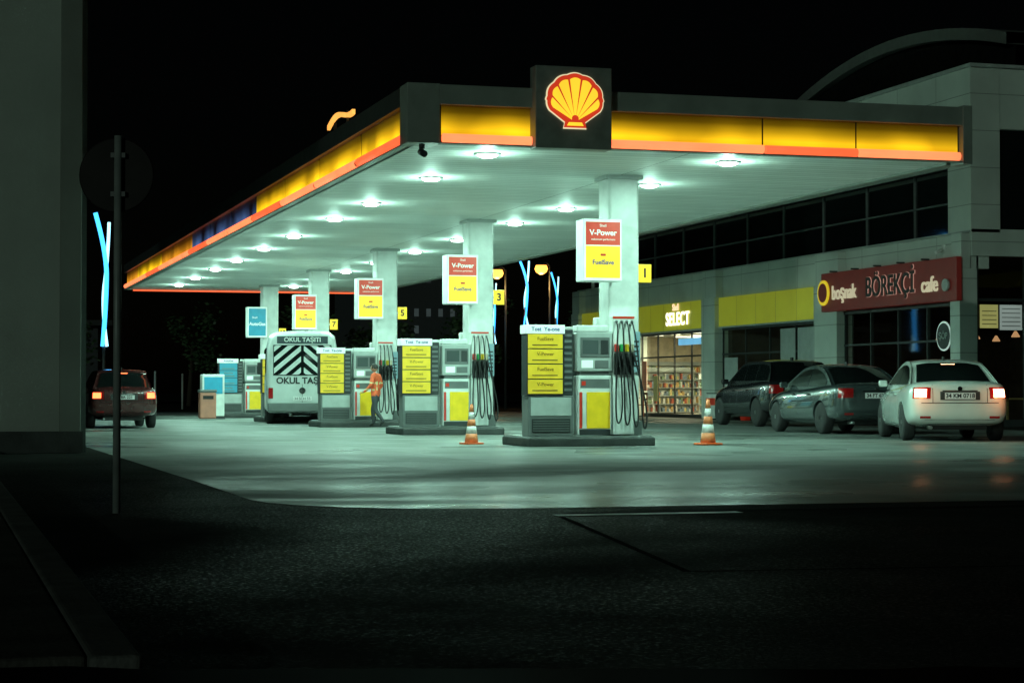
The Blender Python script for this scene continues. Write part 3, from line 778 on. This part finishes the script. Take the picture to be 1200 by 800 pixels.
def hand(nm,o,d,side):
    o=Vector(o); d=Vector(d).normalized(); lat=d.cross(Vector((0,1,0))).normalized()
    cu=Vector((0,1,0))*.35
    V=[(o,(.02,.03)),(o+d*.045,(.018,.034))]; E_=[(0,1)]
    for i,L_ in enumerate((.065,.078,.072,.055)):
        b=o+d*.07+lat*(-.027+.018*i); k=len(V)
        V+= [(b,.010),(b+(d+cu*.4)*L_*.5,.009),(b+(d+cu)*L_*.95,.0075)]; E_+=[(1,k),(k,k+1),(k+1,k+2)]
    k=len(V); b=o+d*.02-lat*.03
    V+=[(b,.012),(b+d*.03-lat*.022,.010),(b+d*.058-lat*.024+cu*.02,.009)]; E_+=[(0,k),(k,k+1),(k+1,k+2)]
    skin_mesh(nm,pe,[(tuple(a),r_) for a,r_ in V],E_,[skin],lambda c:0,1)
hand('hand_right',(.232,.13,.885),(-.02,.3,-.95),1)
hand('hand_left',(-.235,.24,.985),(.1,.8,-.4),-1)

# ---------------------------------------------------------------- store building
st=empty('convenience_store_building')
def clad_mat(name,c,bw,bh):
    m=bpy.data.materials.new(name); m.use_nodes=True
    nt=m.node_tree;N=nt.nodes;L=nt.links;b=N['Principled BSDF']
    tc=N.new('ShaderNodeTexCoord'); sp=N.new('ShaderNodeSeparateXYZ'); L.new(tc.outputs['Object'],sp.inputs[0])
    ad=N.new('ShaderNodeMath'); L.new(sp.outputs[0],ad.inputs[0]); L.new(sp.outputs[1],ad.inputs[1])
    cb=N.new('ShaderNodeCombineXYZ'); L.new(ad.outputs[0],cb.inputs[0]); L.new(sp.outputs[2],cb.inputs[1])
    bt=N.new('ShaderNodeTexBrick'); bt.offset=0; bt.inputs['Scale'].default_value=1; bt.inputs['Brick Width'].default_value=bw; bt.inputs['Row Height'].default_value=bh
    bt.inputs['Mortar Size'].default_value=.012; bt.inputs['Color1'].default_value=(*c,1); bt.inputs['Color2'].default_value=(*[x*.94 for x in c],1); bt.inputs['Mortar'].default_value=(*[x*.45 for x in c],1)
    L.new(cb.outputs[0],bt.inputs['Vector'])
    nz=N.new('ShaderNodeTexNoise'); nz.inputs['Scale'].default_value=.7; nz.inputs['Detail'].default_value=7; L.new(tc.outputs['Object'],nz.inputs['Vector'])
    mr=N.new('ShaderNodeMapRange'); mr.inputs['To Min'].default_value=.65; mr.inputs['To Max'].default_value=1.2; L.new(nz.outputs[0],mr.inputs['Value'])
    vm=N.new('ShaderNodeVectorMath'); vm.operation='SCALE'; L.new(bt.outputs['Color'],vm.inputs[0]); L.new(mr.outputs[0],vm.inputs['Scale'])
    L.new(vm.outputs[0],b.inputs['Base Color']); b.inputs['Roughness'].default_value=.5
    return m
clad=clad_mat('white_cladding',(.66,.72,.66),2.4,1.03)
VE=53.5
box('parapet',st,clad,20.3,20.9,18.6,VE,4.4,5.4,.01)
box('parapet_coping',st,lgrey,20.24,20.95,18.55,VE,5.4,5.46,.01)
box('upper_wall',st,clad,20.3,20.8,19.8,VE,7.4,10.0,.01)
box('upper_coping',st,lgrey,20.22,20.95,18.4,VE,10.0,10.1,.01)
box('roof',st,dgrey,20.8,34,18.9,VE,9.8,9.95)
box('first_floor_slab',st,dgrey,20.9,34,18.9,VE,5.0,5.3)
box('corner_pillar',st,clad,20.28,21.2,18.5,19.8,5.4,10.0,.01)
box('end_wall_top',st,clad,21.2,34,18.52,18.9,8.3,10.0,.01)
box('end_coping',st,lgrey,20.95,34,18.42,18.95,10.0,10.1,.01)
box('end_parapet',st,clad,20.3,34,18.5,18.6,4.75,5.5,.005)
box('upper_glazing',st,glassd,20.95,21.0,19.8,VE,5.46,7.4)
boxes('upper_mullions',st,mgrey,[(20.90,20.95,19.8+3.2*i,19.84+3.2*i,5.46,7.4) for i in range(11)]+[(20.88,20.95,19.8,VE,6.4,6.44)])
box('end_glazing',st,glassd,21.2,34,18.7,18.75,5.5,8.3)
boxes('end_mullions',st,dgrey,[(21.2+2.8*i,21.25+2.8*i,18.62,18.7,5.5,8.3) for i in range(5)])
box('far_end_wall',st,clad,20.9,34,VE-.2,VE,0,10)
box('back_wall',st,dgrey,27.5,27.7,18.6,VE,0,10)
V=[];F=[];n=20
def az_(v): 
    t=(v-19.5)/16.5
    return 10.1+1.75*math.sin(math.pi*min(1,.12+.86*t))**.8
for i in range(n+1):
    v=19.5+16.5*i/n; z=az_(v)
    for u in (22.0,28.0):
        V+=[(u,v,z),(u,v,z+.35)]
for i in range(n):
    a=4*i;b=4*(i+1)
    F+=[(a,b,b+1,a+1),(a+2,a+3,b+3,b+2),(a+1,b+1,b+3,a+3),(a,a+2,b+2,b)]
mk('arched_roof',st,pmat('arch_metal',(.16,.175,.16),.5),V,F)
V=[];F=[]
for i in range(n+1):
    v=19.5+16.5*i/n; V+=[(22.3,v,9.95),(22.3,v,az_(v))]
for i in range(n): F.append((2*i,2*i+2,2*i+3,2*i+1))
mk('arch_infill',st,dmat('arch_infill_dark',(.01,.011,.01),.01,bump=0),V,F)
for i,(a,b_) in enumerate([(18.55,19.1),(26.4,28.1),(36.6,37.9),(45.2,46.2),(52.5,VE)]):
    box('pillar_%d'%i,st,clad,19.95,20.5,a,b_,0,4.4,.015)
    box('pillar_top_%d'%i,st,clad,20.0,20.29,a,b_,4.4,5.38,.01)
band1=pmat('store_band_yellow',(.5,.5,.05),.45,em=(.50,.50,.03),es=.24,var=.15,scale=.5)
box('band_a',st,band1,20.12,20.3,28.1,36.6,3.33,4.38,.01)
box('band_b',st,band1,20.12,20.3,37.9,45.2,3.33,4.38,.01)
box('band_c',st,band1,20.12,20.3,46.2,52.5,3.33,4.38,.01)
boxes('band_seams',st,mgrey,[(20.117,20.12,28.1+1.7*i,28.11+1.7*i,3.33,4.38) for i in range(1,5)]+[(20.117,20.12,37.9+1.46*i,37.91+1.46*i,3.33,4.38) for i in range(1,5)])
boxes('band_trim',st,lgrey,[(20.1,20.3,28.1,36.6,3.27,3.33),(20.1,20.3,37.9,45.2,3.27,3.33),(20.1,20.3,46.2,52.5,3.27,3.33)])
text('store_sign_small',st,emat('sign_letters_warm',(1,.7,.4),1.2),'Shell',.36,(20.08,40.9,4.2),FACE_U,.01,bold=.006)
text('store_sign',st,emat('sign_letters_white',(1,.93,.75),1.9),'SELECT',.70,(20.08,40.7,3.74),FACE_U,.01,bold=.012,sp=1.12)
iw=pmat('interior_wall',(.6,.52,.38),.6,var=.2); fl=pmat('interior_floor',(.4,.38,.33),.25)
box('interior_floor',st,fl,20.3,27.5,28.1,VE-.2,.0,.06)
box('interior_ceiling',st,white,20.9,27.5,28.1,VE-.2,3.4,3.5)
box('interior_back',st,iw,27.3,27.5,28.1,VE-.2,.06,3.4)
box('party_wall',st,iw,20.5,27.3,27.9,28.1,0,3.4)
box('party_wall_b',st,pmat('party_wall_dark',(.12,.1,.09),.7),20.5,27.3,36.9,37.1,0,3.4)
box('party_wall_c',st,iw,20.5,27.3,VE-.4,VE-.25,0,3.4)
prod=[pmat('goods_%d'%i,c,.4,var=.3,scale=20) for i,c in enumerate([(.5,.12,.07),(.7,.55,.25),(.2,.28,.35),(.7,.7,.65),(.25,.35,.2),(.6,.38,.15)])]
def shelf(u0,v0,v1,hh_=1.7,along='v'):
    def bx(a0,a1,b0,b1,z0,z1):
        return (u0+a0,u0+a1,v0+b0,v0+b1,z0,z1) if along=='v' else (u0+b0,u0+b1,v0+a0,v0+a1,z0,z1)
    Ln=v1-v0
    boxes('shelf_frame',st,lgrey,[bx(0,.5,0,Ln,.1+.34*i,.13+.34*i) for i in range(int(hh_/.34)+1)]+[bx(.24,.27,0,Ln,.06,hh_)])
    L_=[[] for _ in prod]
    for i in range(int(hh_/.34)):
        v=.05
        while v<Ln-.15:
            w=random.uniform(.04,.12); hgt=random.uniform(.10,.29)
            L_[random.randrange(len(prod))].append(bx(.02,.22,v,v+w*.92,.13+.34*i,.13+.34*i+hgt)); v+=w+(random.random()<.15)*.12
    for i,l in enumerate(L_):
        if l: boxes('goods_%d'%i,st,prod[i],l)
shelf(22.2,43.6,46.5,1.7,'u'); shelf(20.8,48.2,51.2,2.0,'u'); shelf(23.4,40.8,43.6,1.4,'u'); shelf(26.6,37.4,52,2.6); shelf(22.5,31,35,1.6,'u'); shelf(26,29,36,2.2); shelf(21.2,52.6,58.4,2.3,'u')
box('counter',st,white,22.2,23.1,38.0,39.4,.06,1.1,.02)
il=bpy.data.lights.new('shop_light','AREA'); il.shape='RECTANGLE'; il.size=1.2; il.size_y=.4; il.energy=210; il.color=(1,.88,.56)
for i,(u,v) in enumerate([(21.7,39.5),(21.7,43.5),(24.5,42),(22.5,49)]):
    o=bpy.data.objects.new('shop_light_%d'%i,il); o.location=(u,v,3.3); o.parent=st; C.objects.link(o)
boxes('ceiling_fittings',st,emat('shop_tube',(1,.88,.6),3),[(u-.6,u+.6,v-.08,v+.08,3.34,3.39) for u in (22,24.5) for v in (38.6,40.6,42.6,44.6,47,49,51)])
il2=bpy.data.lights.new('shop_light_dim','AREA'); il2.size=1; il2.energy=6; il2.color=(1,.62,.45)
for i,(u,v) in enumerate([(22.5,32),(23,22.5)]):
    o=bpy.data.objects.new('shop_light_dim_%d'%i,il2); o.location=(u,v,3.3); o.parent=st; C.objects.link(o)
fr=dgrey
def plane_u(name,mat,u,a,b_,z0,z1):
    return mk(name,st,mat,[(u,a,z0),(u,b_,z0),(u,b_,z1),(u,a,z1)],[(0,3,2,1)])
def glaze(a,b_,nb,zt=3.27):
    w=(b_-a)/nb; L_=[(20.26,20.34,a,b_,.0,.12),(20.26,20.34,a,b_,zt-.08,zt),(20.26,20.34,a,b_,2.3,2.36)]
    for i in range(nb+1):
        L_.append((20.27,20.33,a+w*i-.03,a+w*i+.03,.0,zt))
    boxes('shopfront_frame',st,fr,L_)
    plane_u('shopfront_glass',glass,20.30,a,b_,.1,zt)
glaze(28.1,36.6,4); glaze(37.9,45.2,4); glaze(46.2,52.5,3)
box('door_header_blue',st,emat('header_blue_light',(.2,.6,.9),.8),20.2,20.25,38.1,40.9,2.75,3.0)
boxes('window_posters',st,lgrey,[(20.25,20.26,28.7,30.0,2.0,3.1),(20.25,20.26,30.2,31.4,2.0,3.1)])
boxes('window_posters_red',st,prod[0],[(20.25,20.26,34.2,35.0,.5,1.8),(20.25,20.26,44.6,45.1,1.0,2.2)])
boxes('window_posters_yellow',st,prod[1],[(20.25,20.26,43.3,43.8,.6,1.6)])
box('service_door',st,lgrey,20.22,20.25,35.1,36.3,.1,2.2,.01)
caf_r=pmat('cafe_sign_red',(.09,.02,.015),.5,em=(.25,.025,.02),es=.14,var=.3,scale=2)
box('cafe_sign_board',st,caf_r,19.8,19.97,18.45,27.2,3.5,4.72,.02)
boxes('cafe_sign_lamps',st,dgrey,[(19.55,19.8,20+1.5*i,20.05+1.5*i,4.7,4.75) for i in range(5)])
cream=emat('letters_cream',(.75,.7,.45),.6); outl=emat('letters_dark_outline',(.8,.42,.32),.45)
text('cafe_text_a',st,cream,'boşnak',.62,(19.77,25.5,4.05),FACE_U,.02,xs=.92,bold=.006)
text('cafe_text_b_outline',st,outl,'BÖREKÇİ',.84,(19.78,22.4,4.1),FACE_U,.01,xs=.88,bold=.022)
text('cafe_text_b',st,blk,'BÖREKÇİ',.84,(19.755,22.4,4.1),FACE_U,.01,xs=.88,bold=.012)
text('cafe_text_c',st,cream,'cafe',.62,(19.77,19.95,4.0),FACE_U,.02,bold=.006)
lathe('cafe_round_logo',st,sgn_y,[(.4,19.74),(.4,19.79)],24,'X',(0,26.95,4.1))
lathe('cafe_round_logo_in',st,caf_r,[(.30,19.72),(.30,19.745)],24,'X',(0,26.95,4.1))
lathe('cafe_cup',st,lgrey,[(.17,19.7),(.17,19.79)],20,'X',(0,18.95,3.95))
boxes('cafe_frame',st,dgrey,[(20.2,20.3,19.1+1.8*i,19.15+1.8*i,0,3.5) for i in range(5)]+[(20.2,20.3,19.1,26.4,2.4,2.46),(20.2,20.3,19.1,26.4,3.4,3.5),(20.2,20.3,19.1,26.4,0,.15)])
plane_u('cafe_glass',glass,20.25,19.1,26.4,.15,3.4)
box('cafe_lintel',st,dgrey,20.3,20.5,19.1,26.4,3.4,4.4)
box('cafe_floor',st,dmat('cafe_floor_dark',(.08,.07,.06),.03),20.3,27.5,18.7,27.9,0,.06)
cw=dmat('cafe_wall',(.06,.035,.025),.01)
box('cafe_back',st,cw,26.8,27.0,18.7,27.7,.06,4.4)
box('cafe_side',st,cw,20.5,26.8,27.7,27.88,.06,4.4)
box('bay_b_side',st,cw,20.5,27.3,28.12,28.2,.06,3.4)
boxes('cafe_tables',st,prod[5],[(21.5+1.8*i,22.2+1.8*i,20+2*j,20.8+2*j,.74,.78) for i in range(3) for j in range(3)]+[(21.82+1.8*i,21.88+1.8*i,20.37+2*j,20.43+2*j,.06,.74) for i in range(3) for j in range(3)])
for i in range(2):
    for j in range(3): lathe('cafe_pendant_%d_%d'%(i,j),st,emat('cafe_pendant_warm',(1,.5,.22),.5),[(.03,2.75),(.12,2.6),(.12,2.57)],12,loc=(23+2*i,20.8+2.3*j,0))
lathe('round_window_logo',st,sgn_w,[(.42,20.1),(.42,20.12)],28,'X',(0,19.75,2.55))
lathe('round_window_logo_in',st,dgrey,[(.37,20.085),(.37,20.1)],28,'X',(0,19.75,2.55))
text('round_logo_text',st,lgrey,'ŞÖP',.26,(20.075,19.75,2.55),FACE_U,.004)
boxes('end_frame',st,dgrey,[(20.5+1.5*i,20.56+1.5*i,18.6,18.7,0,4.75) for i in range(9)]+[(20.3,34,18.6,18.7,3.5,3.58),(20.3,34,18.6,18.7,0,.2)])
mk('end_glass',st,glass,[(20.55,18.65,.2),(34,18.65,.2),(34,18.65,4.7),(20.55,18.65,4.7)],[(0,1,2,3)])
box('menu_board_yellow',st,emat('menu_yellow',(.8,.8,.25),.3),20.6,21.15,18.57,18.6,2.75,3.4)
box('menu_board_white',st,emat('menu_white',(.75,.95,.85),.25),21.22,21.9,18.57,18.6,2.7,3.4)
boxes('menu_lines',st,mgrey,[(20.65,21.1,18.565,18.57,2.85+.12*i,2.87+.12*i) for i in range(4)]+[(21.27,21.85,18.565,18.57,2.8+.12*i,2.82+.12*i) for i in range(5)])
sc_=empty('security_camera',(20.2,20.0,5.0)); cyl('body',sc_,white,(0,0,0),(-.25,-.1,-.08),.05); box('arm',sc_,white,0,.1,-.02,.02,-.02,.15)

wood=pmat('brown_wood',(.22,.08,.04),.5,var=.2)
def chair(loc,rz):
    c=empty('cafe_chair',loc,rz)
    boxes('legs',c,wood,[(a,a+.04,b,b+.04,0,.45) for a in (-.22,.18) for b in (-.22,.18)])
    box('seat',c,wood,-.23,.23,-.23,.23,.45,.49,.01)
    boxes('backrest',c,wood,[(-.22,-.18,.18,.22,.49,.95),(.18,.22,.18,.22,.49,.95),(-.22,.22,.18,.21,.85,.95),(-.22,.22,.18,.21,.65,.72)])
def table(loc):
    c=empty('cafe_table',loc)
    box('top',c,wood,-.4,.4,-.4,.4,.72,.76,.01)
    boxes('legs',c,wood,[(a,a+.05,b,b+.05,0,.72) for a in (-.36,.31) for b in (-.36,.31)])
table((18.3,41.5,0)); chair((17.7,41.3,0),rad(90)); chair((18.9,41.6,0),rad(-90)); chair((18.3,42.2,0),0); table((18.2,44.3,0)); chair((17.6,44.3,0),rad(90))
fz=empty('ice_freezer',(19.6,35.0,0)); box('case',fz,white,-.35,.35,-.7,.7,.1,.9,.03); box('lid',fz,glassd,-.33,.33,-.68,.68,.9,.93); box('stripe',fz,redp,-.36,-.35,-.68,.68,.5,.75)
def leaves(name,parent,mat,fn,n,s):
    V=[];F=[]
    for i in range(n):
        c=Vector(fn()); a=random.uniform(0,6.28); b=random.uniform(-1,1); 
        d1=Vector((math.cos(a),math.sin(a),b*.6)).normalized()*s*random.uniform(.6,1.3); d2=d1.cross(Vector((random.uniform(-1,1),random.uniform(-1,1),random.uniform(-1,1)))).normalized()*s*.5
        k=len(V); V+=[c-d1,c+d2,c+d1,c-d2]; F.append((k,k+1,k+2,k+3))
    return mk(name,parent,mat,V,F)
leafm=pmat('foliage_dark',(.04,.09,.035),.6,var=.4,scale=1)
ct=empty('potted_conifer',(19.3,32.2,0))
lathe('pot',ct,redp,[(.16,0),(.22,.3)],18)
cyl('trunk',ct,wood,(0,0,.28),(0,0,1.7),.03,.01)
def cf():
    z=random.uniform(.35,1.85); r=(1.9-z)*.3*math.sqrt(random.random())*(1+.25*math.sin(z*18)); a=random.uniform(0,6.28); return (r*math.cos(a),r*math.sin(a),z)
leaves('needles',ct,leafm,cf,900,.06)
wb=empty('waste_bin',(1.8,38.2,0)); box('body',wb,pmat('bin_pink',(.5,.2,.14),.5),-.28,.28,-.25,.25,.05,.95,.04); box('lid',wb,mgrey,-.3,.3,-.27,.27,.95,1.05,.03); box('slot',wb,black,-.18,.18,-.262,-.25,.72,.84)
gc=empty('gas_cabinet',(2.35,41.0,0)); box('body',gc,white,-.4,.4,-.3,.3,.1,1.6,.03); box('panel',gc,sgn_b,-.33,.33,-.312,-.3,.9,1.5,.005); box('base',gc,dgrey,-.42,.42,-.32,.32,0,.1)

# ---------------------------------------------------------------- left building
lb=empty('neighbouring_building')
lw=pmat('rendered_wall',(.33,.37,.33),.7,var=.15,scale=.5,bump=.15)
box('wall',lb,lw,-20,-5.42,2.05,14,0,14)
box('pilaster',lb,pmat('pilaster_render',(.17,.19,.165),.7,var=.15,scale=.7),-5.42,-5.08,1.95,14,0,14,.01)
box('plinth',lb,concd,-20,-5.05,1.9,2.0,0,.35)
boxes('downpipe',lb,mgrey,[(-5.08,-4.98,2.2,2.3,0,14)])

# ---------------------------------------------------------------- round sign seen from behind
tr=empty('traffic_sign',(-5.97,-14.53,0),rad(-16))
cyl('pole',tr,dmat('galvanised_pole',(.2,.22,.21),.05,.4,bump=0),(0,0,0),(0,0,3.1),.032)
lathe('disc',tr,dmat('sign_back',(.016,.013,.012),.008,bump=0),[(.30,.035),(.31,.045),(.31,.05)],36,'Y',(-.02,0,2.78))
boxes('clamps',tr,dgrey,[(-.06,.06,-.01,.04,2.6,2.64),(-.06,.06,-.01,.04,2.92,2.96)])

# ---------------------------------------------------------------- neon light poles & street lamps
nb_=emat('neon_blue',(.05,.42,1.0),2.6); nw=emat('neon_white',(.35,.8,1.0),2.6)
def neonpole(loc,z0,z1,sp,rr):
    e=empty('neon_light_pole',loc,rad(-16))
    cyl('pole',e,dgrey,(0,0,0),(0,0,z0+1),.09,.06)
    H=z1-z0
    a=[(-sp*.1,0,z0),(sp*.25,0,z0+H*.35),(sp*.25,0,z0+H*.7),(-sp*.9,0,z1)]
    b=[(.1+sp*.1,0,z0),(-sp*.3,0.05,z0+H*.3),(sp*.35,0.05,z0+H*.65),(sp*.45,0.05,z0+H*.93)]
    tube('neon_a',e,nb_,a,rr,3,True); tube('neon_b',e,nw,b,rr*.7,3,True)
neonpole((.1,60.3,0),3.0,9.0,.45,.10)
neonpole((24.0,74.2,0),4.6,8.4,.45,.07)
neonpole((22.5,75.3,0),3.6,7.2,.3,.05)
neonpole((25.55,73.5,0),4.0,7.5,.3,.05)
wl=bpy.data.lights.new('street_lamp_light','POINT'); wl.energy=150; wl.color=(1,.6,.2); wl.shadow_soft_size=.2
for (u,v,z) in ((22.75,75.5,7.5),(25.1,74.8,7.75)):
    e=empty('street_lamp',(u,v,0))
    cyl('pole',e,dgrey,(.5,0,0),(.5,0,z+.2),.08,.05)
    tube('arm',e,dgrey,[(.5,0,z+.1),(.4,0,z+.35),(.1,0,z+.35),(0,0,z+.22)],.03,2,True)
    lathe('hood',e,dgrey,[(.05,z+.34),(.3,z+.24),(.3,z+.21)],16)
    lathe('globe',e,emat('lamp_warm',(1,.42,.06),3.2),[(.1,z-.30),(.29,z-.18),(.37,z),(.30,z+.2)],16)
    o=bpy.data.objects.new('light',wl); o.location=(0,0,z-.5); o.parent=e; C.objects.link(o)

# ---------------------------------------------------------------- distance
db=empty('distant_building')
box('block',db,pmat('distant_wall',(.05,.055,.06),.8),24,33,118,128,0,10.5)
wn=emat('distant_window',(.5,.7,.7),.05)
L_=[]
for i in range(9):
    for j in range(7):
        if random.random()<.4: L_.append((24.4+.95*i,24.75+.95*i,117.95,117.99,1.5+1.3*j,2.1+1.3*j))
boxes('windows',db,wn,L_)
db2=empty('distant_building'); box('block',db2,MATS['distant_wall'],-30,5,125,135,0,6); box('roof',db2,dgrey,-31,6,124,136,6,6.4)
L_=[(-28+2.2*i,-27.2+2.2*i,124.9,124.96,2,3.2) for i in range(14) if random.random()<.4]
boxes('windows',db2,emat('distant_window_dim',(.8,.6,.3),.03),L_)
bt_=empty('background_trees')
trk=pmat('bark',(.04,.03,.02),.9)
for i in range(14):
    x=-34+7*i+random.uniform(-2,2); y=98+random.uniform(-6,6); hgt=random.uniform(5,8)
    cyl('trunk_%d'%i,bt_,trk,(x,y,0),(x+.2,y,hgt*.6),.2,.08)
    cl=[(x+random.uniform(-1.6,1.6),y+random.uniform(-1.5,1.5),hgt*random.uniform(.4,.95),random.uniform(.7,1.4)) for _ in range(9)]
    def tf():
        c=random.choice(cl); d=Vector((random.gauss(0,1),random.gauss(0,1),random.gauss(0,.8))).normalized()*c[3]*random.random()**.4
        return (c[0]+d.x,c[1]+d.y,c[2]+d.z)
    leaves('crown_%d'%i,bt_,leafm,tf,700,.2)
for i,(u,v) in enumerate([(3.0,66),(-1.5,70),(6,80)]):
    e=empty('bollard_post',(u,v,0)); cyl('post',e,lgrey,(0,0,0),(0,0,1.9),.05); lathe('cap',e,lgrey,[(.07,1.9),(.03,1.96)],12)

# ---------------------------------------------------------------- foreground car bonnet
fcx,fcy=-7.46,-31.26
fcar=empty('foreground_car',(fcx,fcy,0),rad(-16.23))
hb_=dmat('car_paint_black',(.003,.003,.003),.006,.35,var=.1,bump=0)
V=[];F=[];nx,ny=24,14
for j in range(ny+1):
    y=.95+1.35*j/ny
    for i in range(nx+1):
        x=-.88+1.76*i/nx
        t=(y-.95)/1.35
        z=.79-.075*t-.14*max(0,t-.72)**2/.08*1.0-.10*(abs(x)/.88)**4+.012*math.exp(-((abs(x)-.5)/.1)**2)
        V.append((x,y,z))
for j in range(ny):
    for i in range(nx):
        k=j*(nx+1)+i; F.append((k,k+1,k+nx+2,k+nx+1))
mk('bonnet',fcar,hb_,V,F,True)
box('front_bumper',fcar,hb_,-.86,.86,2.05,2.42,.25,.58,.08)
for s in (-1,1):
    box('wing_%d'%s,fcar,hb_,min(s*.8,s*.88),max(s*.8,s*.88),.6,2.2,.3,.66,.03)
    wheel(fcar,s*.78,1.5,.32,.2,s)

# ---------------------------------------------------------------- world, added facade fill
w=bpy.data.worlds.new('World'); S.world=w; w.use_nodes=True
nt=w.node_tree; bg=nt.nodes['Background']; sky=nt.nodes.new('ShaderNodeTexSky'); sky.sky_type='NISHITA'; sky.sun_disc=False
EL=rad(9); AZ=rad(222)
sky.sun_elevation=EL; sky.sun_rotation=AZ
nt.links.new(sky.outputs[0],bg.inputs[0]); bg.inputs[1].default_value=.00015
sun=bpy.data.lights.new('facade_fill','SUN'); sun.energy=.28; sun.angle=rad(.5); sun.color=(.72,1,.82)  # added weak sun that brightens the facades, no visible source
so=bpy.data.objects.new('facade_fill',sun); C.objects.link(so)
d=Vector((math.sin(AZ)*math.cos(EL),math.cos(AZ)*math.cos(EL),math.sin(EL)))
so.rotation_euler=d.to_track_quat('Z','Y').to_euler()

# ---------------------------------------------------------------- camera
cd=bpy.data.cameras.new('camera'); cam=bpy.data.objects.new('camera',cd); C.objects.link(cam)
cam.location=(-7.46,-31.26,1.0)
cd.sensor_width=36; cd.lens=2350/1200*36; cd.clip_start=.05; cd.clip_end=3000
cam.rotation_euler=(rad(90+1.414),0,rad(-16.23))
S.camera=cam
